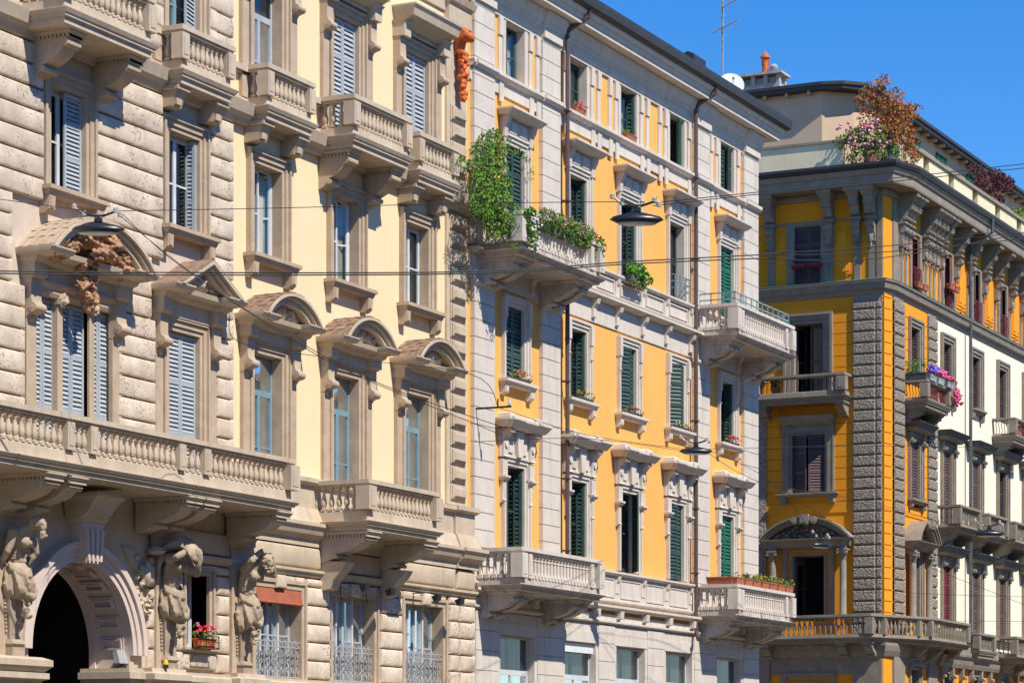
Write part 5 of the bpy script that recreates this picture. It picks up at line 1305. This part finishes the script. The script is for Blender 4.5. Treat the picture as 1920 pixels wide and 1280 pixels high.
# corner building balcony flowers
e = trough('flower_trough', 99.55, .5, 16.52, .95, 'dark grey trough with leafy green plant on the end rail of the balcony', None, [], 'leaf2', 420, .5, potm='slate', ph=.26, seed=40); e.rotation_euler = (0, 0, PI/2)
trough('flower_trough', 100.1, 1.0, 16.5, .8, 'pale trough of violet flowers on the balcony at the ochre corner', None, ['fvio', 'fvio'], 'leaf', 160, .32, potm='blue', ph=.22, seed=41, fs=.07, nf=28, droop=.1)
trough('flower_trough', 101.1, 1.0, 16.5, .8, 'pale trough of deep pink flowers between violet ones and the end cascade', None, ['fpink', 'fpink'], 'leafd', 160, .3, potm='blue', ph=.22, seed=42, fs=.07, nf=22)
trough('flower_trough', 102.15, 1.05, 16.5, .8, 'trough with a ball of cascading pink geraniums at the balcony end', None, ['fpink', 'fpink'], 'leaf', 120, .2, potm='blue', ph=.2, seed=43, fs=.06, nf=12, droop=.1)
e = empty('hanging_geranium', (102.6, -1.2, 16.2)); tag(e, 'round mass of bright pink geraniums hanging off the balcony end', 'potted flowers')
mb = MB(); rnd = random.Random(4)
flowers(mb, [(rnd.gauss(0, .13), rnd.gauss(0, .09), rnd.gauss(0, .16)) for _ in range(60)], .06, rnd, 0); mb.build('blossoms', 'fpink', e); foliage('foliage', [('leaf', .08, 120, [(0, 0, 0, .3, .16, .32)])], e, seed=5)
# green bush on the orange building
e = empty('potted_shrub', (73.4, -.3, 16.1)); tag(e, 'dense bright green bush bulging from a window beside the hanging lamp', 'shrub')
foliage('foliage', [('leaf2', .1, 1500, [(0, .02, .2, .55, .24, .26), (.3, .08, .02, .5, .24, .24), (-.35, .03, .24, .35, .2, .2)]), ('leafd', .08, 120, [(-.1, .06, -.2, .5, .12, .12)])], e, seed=6)
mb = MB(); mb.box(-.5, .5, -.1, .1, -.15, .05); mb.build('planter', 'potgrey', e)
# climbing vine over the upper left balcony
V = [(64.3, .35, 18.3, .7, .12, .22), (65.3, .25, 18.25, .5, .1, .16), (66.1, .22, 18.15, .35, .08, .14), (66.5, .2, 17.8, .18, .06, .3), (63.7, .5, 17.9, .5, .25, .5), (63.4, .6, 17.3, .62, .3, .55),
     (63.6, .6, 16.8, .75, .35, .5), (63.0, .75, 16.6, .55, .35, .6), (62.7, .8, 16.2, .7, .4, .5), (63.2, 1.0, 16.0, .8, .4, .5), (62.6, 1.05, 15.7, .6, .3, .45), (63.4, 1.2, 15.6, .5, .25, .5), (61.3, .75, 17.0, .5, .2, .12), (62.1, .8, 17.0, .5, .25, .25), (62.5, .7, 17.4, .5, .3, .4), (62.2, .9, 16.5, .6, .35, .4), (61.9, 1.0, 16.0, .5, .3, .35), (63.1, .6, 17.8, .5, .3, .35)]
e = empty('climbing_vine', (63.3, 0, 15.1)); tag(e, 'big green vine climbing from the upper left balcony and arching over its window', 'vine')
sh_ = lambda L: [(a-63.3, b, c-15.1, d, f, g_) for a, b, c, d, f, g_ in L]
foliage('foliage', [('leaf', .07, 9500, sh_(V)), ('leaf2', .07, 5500, sh_(V)), ('leafd', .07, 4200, sh_(V))], e, seed=8)
mb = MB(); rnd = random.Random(9)
for k in range(9):
    pts = [(rnd.uniform(-.5, .3), .5+rnd.uniform(0, .5), .4)]
    for j in range(6): pts.append((pts[-1][0]+rnd.uniform(-.2, .35), max(.15, pts[-1][1]-rnd.uniform(0, .14)), pts[-1][2]+rnd.uniform(.3, .55)))
    mb.tube(pts, .014, 4)
mb.build('stem', 'bark', e)
fm = MB(); flowers(fm, [(rnd.uniform(-1.1, .6), rnd.uniform(.9, 1.35), rnd.uniform(.3, 1.6)) for _ in range(26)], .028, rnd, 0); fm.build('blossoms', 'fvio', e)
e = empty('trailing_plant', (63.6, -1.5, 15.5)); tag(e, 'white flowered plant trailing down the front corner of the upper left balcony', 'plant')
foliage('foliage', [('leaf', .09, 1100, [(0, .06, .45, .3, .16, .3), (.05, .1, .1, .2, .1, .4), (.12, .1, -.3, .13, .08, .3)])], e, seed=10)
fm = MB(); flowers(fm, [(rnd.uniform(-.2, .3), .2+rnd.uniform(-.05, .05), rnd.uniform(-.4, .6)) for _ in range(50)], .03, rnd, 0); fm.build('blossoms', 'fwht', e)
lab4 = ['loose pale pink blooms over the balcony balusters, next to the trailing white plant', 'airy pale pink blooms in the middle of the upper left balcony rail', 'pink flowered clump near the right corner of the upper left balcony']
for k, t in enumerate((64.9, 66.0, 67.0)):
    e = empty('balcony_flowers', (t, -1.42, 16.05)); tag(e, lab4[k], 'flowers', 'flower clumps along the upper left balcony rail')
    foliage('foliage', [('leaf', .07, 900, [(0, .08, .12, .66, .26, .27), (0, .16, -.15, .5, .1, .22)]), ('leaf2', .07, 420, [(0, .08, .15, .66, .24, .26)]), ('leafd', .06, 300, [(0, .08, .18, .6, .22, .25)])], e, seed=12+k)
    fm = MB(); flowers(fm, [(rnd.uniform(-.6, .6), .1+rnd.uniform(-.12, .2), .08+rnd.uniform(-.1, .26)) for _ in range(42)], .024, rnd, 0); flowers(fm, [(rnd.uniform(-.6, .6), .1+rnd.uniform(-.12, .2), .08+rnd.uniform(-.1, .2)) for _ in range(12)], .022, rnd, 1); fm.build('blossoms', ['fpale', 'fpink'], e)
    mb = MB(); mb.box(-.5, .5, -.14, .06, -.2, .04); mb.build('planter', 'potgrey', e)
e = empty('potted_shrub', (68.25, -1.3, 16.1)); tag(e, 'small yellow green shrub hanging over the right end of the upper left balcony', 'shrub')
foliage('foliage', [('leafd', .09, 420, [(0, .0, -.1, .4, .3, .4)]), ('leaf2', .08, 160, [(-.1, .0, .0, .35, .25, .3)])], e, seed=16)
mb = MB(); mb.tube([(0, 0, -.5), (.02, 0, -.1)], .02, 5); mb.build('stem', 'bark', e)
# terrace planting of the corner building
def tree(name, label, cat, base, trunk, leafm, blobs, n, size, group=None, pot=None, seed=1, extra=None):
    e = empty(name, base); tag(e, label, cat, group); rnd = random.Random(seed)
    mb = MB(); mb.tube([(0, 0, 0), (.05, 0, trunk*.5), (.0, .03, trunk)], [.06, .045, .035], 6)
    for b in blobs:
        mb.tube([(0, .02, trunk*.8), (b[0]*.5, b[1]*.5, trunk*.8+(b[2]-trunk*.8)*.55), (b[0], b[1], b[2])], [.03, .018, .006], 5)
        for _ in range(4):
            q = (b[0]+rnd.uniform(-.8, .8)*b[3], b[1]+rnd.uniform(-.8, .8)*b[4], b[2]+rnd.uniform(-.8, .8)*b[5]); mb.tube([(b[0]*.6, b[1]*.6, trunk*.8+(b[2]-trunk*.8)*.6), q], [.01, .004], 4)
    mb.build('trunk', 'bark', e)
    tot = n; ms = leafm if isinstance(leafm, list) else [(leafm, 1)]
    foliage('crown', [(m_, size, int(n*f), blobs) for m_, f in ms], e, seed=seed, pname='crown')
    if pot:
        mb = MB(); r, h = pot[:2]; mb.lathe(0, 0, [(r*.7, -.0), (r, h*.9), (r*1.1, h*.9), (r*1.1, h), (r*.9, h), (r*.8, h*.8)], 16); mb.build('pot', pot[2], e, smooth=True)
    return e
tree('maple_tree', 'rust red Japanese maple leaning over the corner of the roof terrace', 'tree', (98.9, .3, 24.3), 1.2, [('leafr', .75), ('leafd', .25)],
     [(-.5, -.6, 2.6, .6, .6, .4), (-.4, -.5, 3.1, .5, .6, .35), (-.2, -.2, 3.45, .35, .35, .25), (-.6, -.5, 1.9, .6, .6, .4), (0, 0, 1.7, .8, .6, .45), (.4, .1, 2.3, .75, .6, .4), (-.3, .1, 2.5, .6, .6, .4), (.9, .1, 1.5, .9, .6, .5), (1.4, .1, .9, .8, .6, .55), (.4, .1, 3.0, .5, .4, .28), (1.2, .1, 2.7, .6, .4, .22), (2.0, .1, 2.9, .55, .35, .2), (2.7, .1, 2.75, .4, .3, .14), (1.6, .1, 2.0, .6, .4, .25), (2.0, .1, 1.6, .5, .4, .2), (-.5, .1, 1.3, .5, .5, .4), (2.4, .1, 1.2, .7, .4, .35), (1.6, .1, 2.5, .6, .4, .3), (3.0, .1, 3.1, .35, .25, .12)], 9500, .105, seed=50, pot=(.3, .5, 'potgrey'))
e = tree('oleander', 'pink flowered oleander in a red pot behind the curved terrace railing', 'shrub', (98.0, .75, 24.3), .7, [('leaf', .8), ('leafd', .2)],
     [(0, 0, 1.05, .5, .6, .35), (-.3, -.5, 1.3, .4, .5, .3), (.2, .2, 1.5, .4, .4, .25), (-.3, -.95, 1.05, .35, .4, .3), (.1, .1, .6, .4, .5, .25)], 1700, .12, pot=(.27, .62, 'pot'), seed=51)
fm = MB(); flowers(fm, [(rnd.uniform(-.7, .6), rnd.uniform(-1.2, .6), rnd.uniform(.75, 1.75)) for _ in range(60)], .065, rnd, 0); flowers(fm, [(rnd.uniform(-.6, .5), rnd.uniform(-1.2, .6), rnd.uniform(.8, 1.7)) for _ in range(25)], .06, rnd, 1); fm.build('blossoms', ['fpale', 'fpink'], e)
tree('potted_shrub', 'bushy green shrub between the oleander and the maple on the terrace', 'shrub', (98.9, .5, 24.3), .6, [('leaf2', .5), ('leaf', .5)], [(0, 0, .9, .6, .5, .4), (.5, .1, .8, .5, .4, .4), (-.8, -.6, .55, .5, .7, .4), (.8, -.1, .5, .6, .3, .4)], 2200, .10, pot=(.22, .4, 'potgrey'), seed=52)
tree('smoke_bush', 'dark purple leaved bush on the terrace right of the green grilles', 'shrub', (113.3, .7, 25.3), .7, [('leafp', 1)],
     [(0, 0, 1.5, 1.3, .4, .5), (1.5, 0, 1.9, 1.3, .4, .45), (-1.0, 0, 1.0, .9, .4, .4), (1.0, 0, 1.0, 1.3, .4, .4), (3.0, 0, 2.0, 1.2, .4, .4), (-1.5, 0, 1.7, .6, .3, .3)], 3000, .14, pot=(.25, .4, 'pot'), seed=53)
tree('terrace_shrub', 'yellow green shrub at the right edge on the terrace parapet', 'shrub', (118.2, .7, 25.2), .5, [('leafd', .5), ('leaf2', .5)], [(0, 0, .9, 1.1, .4, .5), (1.2, 0, 1.1, 1.0, .4, .5), (.2, 0, .2, .9, .5, .5)], 1900, .13, seed=54)
tree('terrace_shrub', 'dark green shrub hanging below the yellow green one at the right edge', 'shrub', (118.6, .2, 24.3), .4, [('leaf', 1)], [(0, .3, .4, 1.0, .3, .4), (.8, .3, .0, .8, .3, .35)], 900, .12, seed=55)
# potted plants on the side balcony
e = empty('potted_plant', (TC-.6, 4.15, 15.92)); tag(e, 'spiky green plant in a clay pot behind the side balcony railing', 'potted plant')
mb = MB(); mb.lathe(0, 0, [(.13, 0), (.2, .24), (.21, .26), (.17, .26)], 14); mb.build('pot', 'pot', e, smooth=True)
foliage('foliage', [('leaf2', .22, 60, [(0, 0, .45, .2, .2, .25)]), ('leafd', .2, 30, [(0, 0, .5, .2, .2, .3)])], e, seed=60)
e = empty('potted_plant', (TC-.65, 1.75, 15.92)); tag(e, 'pot with an orange red bloom beside the right post of the side balcony', 'potted plant')
mb = MB(); mb.lathe(0, 0, [(.1, 0), (.16, .3), (.17, .33), (.13, .33)], 14); mb.build('pot', 'ceram', e, smooth=True)
mb = MB(); flowers(mb, [(rnd.uniform(-.08, .08), rnd.uniform(-.08, .08), .5+rnd.uniform(0, .1)) for _ in range(7)], .05, rnd, 0); mb.build('blossoms', 'terra', e); foliage('foliage', [('leaf', .1, 60, [(0, 0, .4, .12, .12, .1)])], e, seed=61)

# ---- hanging street lamps and their cables
def lamp(loc, rz, label, sc=1.0):
    e = empty('hanging_street_lamp', (loc[0], -loc[1], loc[2]), rz); e.scale = (sc, sc, sc); tag(e, label, 'street lamp', 'street lamps hung on cables')
    mb = MB(); N_ = 28
    def ring(k, z, ins=0): return [((.43*k-ins)*math.cos(a)*(1+.12*(math.cos(a)**4)), (.20*k-ins)*math.sin(a), z) for a in [2*PI*i/N_ for i in range(N_)]]
    mb.rings([ring(1.0, -.012), ring(1.0, .008), ring(.9, .05), ring(.62, .085), ring(.3, .12), ring(.1, .145)])
    mb.rings([ring(.99, -.011), ring(.8, -.055), ring(.55, -.08), ring(.5, -.085)])
    mb.build('housing', 'lampm', e, smooth=True)
    mb = MB(); mb.rings([ring(.76, -.064), ring(.68, -.09), ring(.3, -.10)]); mb.build('lens', 'ceram', e, smooth=True)
    mb = MB(); mb.box(-.07, .07, -.05, .05, .14, .20); mb.tube([(0, 0, .18), (0, 0, .27)], .03, 8)
    mb.tube([(-.42, 0, .40), (-.3, 0, .30), (-.12, 0, .25), (0, 0, .25), (.14, 0, .27), (.3, 0, .33), (.36, 0, .40)], .018, 6); mb.tube([(-.3, .05, .36), (-.1, .03, .24), (0, 0, .2)], .01, 5); mb.tube([(.3, .05, .3), (.12, .03, .24), (0, 0, .2)], .01, 5)
    mb.build('hanger', 'lampm', e, smooth=True)
    for x, z in ((-.44, .42), (-.26, .30), (.32, .36), (.40, .28)):
        mb = MB(); mb.lathe(x, 0, [(.02, z-.05), (.05, z-.04), (.05, z-.02), (.03, z-.012), (.05, z-.004), (.05, z+.015), (.03, z+.02), (.045, z+.03), (.02, z+.05)], 10); mb.build('insulator', 'ceram', e, smooth=True)
    return e
lamp((41.63, 3.29, 11.57), -R(64), 'near hanging street lamp in front of the big arched pediment')
lamp((45.04, 12.56, 11.55), -R(62), 'hanging street lamp in front of the orange building beside the green bush')
lamp((69.64, 3.71, 10.46), -R(64), 'small far lamp hanging beside the right downpipe of the orange building', .95)
lamp((80.64, 3.45, 8.72), -R(20), 'far lamp hanging before the dark segmental pediment of the corner building', .95)
lamp((78.06, 9.56, 8.64), -R(64), 'far lamp hanging before the white wall at the right edge', .95)
CAB = [
    ([(39.77, 1.76, 11.99), (40.73, 2.58, 11.93), (41.48, 2.99, 11.93)], 'thin cable from the left edge to the near lamp'),
    ([(41.79, 3.62, 11.91), (42.98, 6.06, 11.96), (44.61, 9.4, 12.05), (44.93, 12.34, 11.87)], 'long thin cable stretched between the two big lamps'),
    ([(45.17, 12.83, 11.85), (48.8, 13.44, 12.68), (52.65, 14.5, 13.56), (59.24, 16.6, 15.1)], 'upper strand of the cable rising right from the second lamp'),
    ([(45.17, 12.83, 11.80), (48.8, 13.44, 12.64), (52.65, 14.5, 13.50), (59.24, 16.6, 15.0)], 'lower strand of the cable rising right from the second lamp'),
    ([(38.96, 2.37, 10.45), (41.28, 4.86, 10.6), (44.61, 9.4, 10.8), (47.73, 11.24, 11.36), (50.72, 12.82, 11.87)], 'thick tram cable crossing the picture below the near lamp, upper strand'),
    ([(38.96, 2.37, 10.41), (41.28, 4.86, 10.555), (44.61, 9.4, 10.765), (47.73, 11.24, 11.315), (50.72, 12.82, 11.8)], 'thick tram cable crossing the picture below the near lamp, lower strand'),
    ([(50.72, 12.82, 11.89), (53.66, 14.28, 12.42), (59.24, 16.6, 13.59)], 'topmost of three strands fanning right before the corner building'),
    ([(50.72, 12.82, 11.8), (53.66, 14.28, 12.18), (59.24, 16.6, 13.64)], 'sagging lowest of three strands fanning right before the corner building'),
    ([(50.72, 12.82, 11.87), (53.66, 14.28, 12.30), (59.24, 16.6, 13.45)], 'middle of three strands fanning right before the corner building'),
    ([(41.79, 3.62, 11.85), (42.68, 4.3, 11.08), (43.62, 5.1, 10.33), (45.33, 6.31, 9.33), (48.18, 7.6, 8.57), (49.35, 7.73, 8.43)], 'diagonal wire dropping from the near lamp across the triangular pediment'),
    ([(41.82, 3.67, 11.87), (42.3, 4.66, 10.89), (43.24, 6.59, 9.52), (44.8, 7.52, 8.86), (47.56, 8.61, 8.34)], 'steeper diagonal wire dropping from the near lamp over the cream wall'),
    ([(44.39, 4.39, 10.35), (46.18, 3.49, 10.15), (47.75, 4.44, 10.01), (50.86, 6.24, 9.96), (52.02, 6.35, 9.38)], 'wire looping from the cream wall edge toward the iron arm'),
    ([(53.58, 4.99, 8.9), (58.31, 5.55, 9.46), (69.55, 3.51, 10.46)], 'thin wire crossing the orange wall to the small lamp'),
    ([(69.74, 3.91, 10.52), (74.53, 6.9, 10.97), (80.96, 10.95, 11.38)], 'thin level wire running right from the small lamp'),
    ([(69.74, 3.91, 10.49), (73.27, 4.3, 9.91), (78.36, 5.61, 9.81), (77.95, 9.35, 8.64)], 'wire from the small lamp to the lamp before the white wall'),
    ([(53.81, 5.47, 9.65), (60.13, 4.73, 9.8), (69.52, 3.45, 10.52)], 'sagging wire from the iron arm to the small lamp'),
    ([(79.83, 1.78, 10.66), (83.94, 3.37, 10.38), (78.09, 9.63, 8.64)], 'pale wire slanting over the segmental pediment'),
    ([(78.9, 2.16, 10.8), (82.18, 4.33, 9.0), (90.83, 8.38, 6.82)], 'long slanting wire down across the corner pier'),
    ([(69.74, 3.91, 10.55), (75.21, 3.73, 10.21), (80.64, 3.45, 8.78)], 'wire sloping from the small lamp to the pediment lamp'),
    ([(91.57, 0.77, 8.36), (90.47, 3.07, 7.85), (90.83, 8.38, 7.54)], 'low wire crossing the columns of the corner building'),
    ([(82.7, 0.84, 6.8), (86.0, 3.04, 6.7), (90.83, 8.38, 6.73)], 'lowest wire crossing the balusters of the corner balcony'),
]
for k, (pts, lab) in enumerate(CAB):
    P_ = [Vector(p) for p in pts]; out = []
    for i in range(len(P_)-1):
        p0, p1, p2, p3 = P_[max(i-1, 0)], P_[i], P_[i+1], P_[min(i+2, len(P_)-1)]
        for j in range(6):
            f = j/6; out.append(tuple(.5*((2*p1)+(-p0+p2)*f+(2*p0-5*p1+4*p2-p3)*f*f+(-p0+3*p1-3*p2+p3)*f**3)))
    out.append(tuple(P_[-1]))
    mb = MB(); mb.tube(out, .013 if k in (4, 5) else (.010 if k in (2, 3, 6, 7, 8) else .0075), 6)
    o = mb.build('overhead_cable', 'cableG', smooth=True); tag(o, lab, 'cable', 'cables strung over the street')
for k, (t, w_, z) in enumerate(((43.4, 7.8, 10.72), (45.7, 10.1, 10.97), (48.4, 11.6, 11.46))): pass
# iron arm on the orange building
e = empty('cable_arm', (63.3, 0, 11.08)); tag(e, 'thin dark iron arm with an insulator jutting out between cream and orange buildings', 'cable arm')
mb = MB(); mb.box(-.02, .02, .1, 1.15, -.025, .025); mb.box(-.015, .015, .75, .78, .02, .22); mb.build('bar', 'iron', e)
mb = MB(); mb.lathe(0, 1.1, [(.02, .02), (.05, .04), (.05, .12), (.03, .14), (.03, .2)], 8); mb.build('insulator', 'ceram', e)
# spot lamps over the ground floor windows
SL = ['left spotlight above the middle grilled window, in balcony shade', 'right spotlight above the middle grilled window, near the bracket foot', 'left spotlight above the right grilled window, in sun', 'right spotlight above the right grilled window, near the pier']
for k, (t, z) in enumerate(((56.1, 6.02), (57.36, 6.0), (59.75, 6.0), (61.01, 5.98))):
    e = empty('wall_spotlight', (t, -.3, z)); tag(e, SL[k], 'spotlight', 'spotlights above the ground floor windows')
    mb = MB(); mb.tube([(-.25, 0, .06), (-.25, .45, .06), (.05, .5, .05)], .014, 5); mb.tube([(-.25, .02, .06), (-.27, .03, -.2), (-.2, .02, -.32)], .01, 5); mb.build('arm', 'iron', e)
    mb = MB(); mb.rings([[(x, w0, z0) for x, w0, z0 in ((-.12, .44, -.02), (.12, .44, -.02), (.12, .62, .04), (-.12, .62, .04))], [(x, w0, z0) for x, w0, z0 in ((-.09, .5, -.16), (.09, .5, -.16), (.09, .6, -.12), (-.09, .6, -.12))]]); mb.build('lamp_head', 'iron', e)
e = empty('floodlight', (47.08, -.1, 3.78)); tag(e, 'grey floodlight lying on the plinth inside the archway', 'floodlight')
mb = MB(); mb.box(-.12, .12, -.05, .05, 0, .03); mb.tube([(0, 0, .02), (0, 0, .12)], .015, 5); mb.build('foot', 'iron', e)
mb = MB(); mb.rings([[(-.17, -.05, .1), (.17, -.05, .1), (.17, .08, .1), (-.17, .08, .1)], [(-.14, -.12, .34), (.14, -.12, .34), (.14, -.02, .38), (-.14, -.02, .38)]]); mb.build('lamp_head', 'irong', e)
e = empty('warning_light', (47.95, -.62, 3.80)); tag(e, 'small amber topped warning light on the plinth left of the hooded figure', 'warning light')
mb = MB(); mb.lathe(0, 0, [(.06, 0), (.06, .07), (.05, .08)], 10); mb.build('base', 'iron', e, smooth=True)
mb = MB(); mb.lathe(0, 0, [(.05, .08), (.05, .14), (.03, .18), (.005, .19)], 10); mb.build('cap', 'fyel', e, smooth=True)
# roof aerial and dish
e = empty('tv_antenna', (82.56, .6, 23.1)); tag(e, 'tall thin television mast with two cross arms above the orange building roof', 'antenna')
mb = MB(); mb.tube([(0, 0, 0), (0, 0, 3.94)], .028, 6)
for k in range(8, 18): mb.tube([(0, 0, k*.25), (0, 0, k*.25+.04)], .042, 6)
mb.build('mast', 'irong', e)
for za, x0, x1 in ((2.70, -1.45, .9), (3.37, -1.45, .1)):
    mb = MB(); mb.tube([(x0*.45, -x0*.55, za), (x1*.45, -x1*.55, za-.02)], .014, 5)
    n_ = int((x1-x0)/.16)
    for k in range(n_): f = x0+.1+k*.16; mb.tube([(f*.45-.10, -f*.55-.08, za), (f*.45+.10, -f*.55+.08, za)], .006, 4)
    mb.tube([(-.12, .15, za-.35), (0, 0, za-.05)], .01, 4); mb.build('aerial', 'irong', e)
e = empty('satellite_dish', (82.19, .15, 23.84)); tag(e, 'white satellite dish behind the gutter of the orange building', 'satellite dish')
mb = MB(); N_ = 24; D = Vector((-.80, .45, .30)).normalized(); u = D.cross(Vector((0, 0, 1))).normalized(); v = u.cross(D)
mb.rings([[tuple(D*(r*r*.35-.1)+u*r*math.cos(2*PI*i/N_)+v*r*math.sin(2*PI*i/N_)) for i in range(N_)] for r in (.02, .16, .3, .41, .425, .41)])
mb.build('reflector', 'dish', e, smooth=True)
mb = MB(); mb.tube([(0, 0, -1.1), (0, 0, -.2)], .03, 6); mb.tube([tuple(-v*.38), tuple(D*.38-v*.1)], .012, 5); mb.blob(*(D*.45-v*.08), .05, .05, .05, .1, 8); mb.build('feed_arm', 'irong', e)
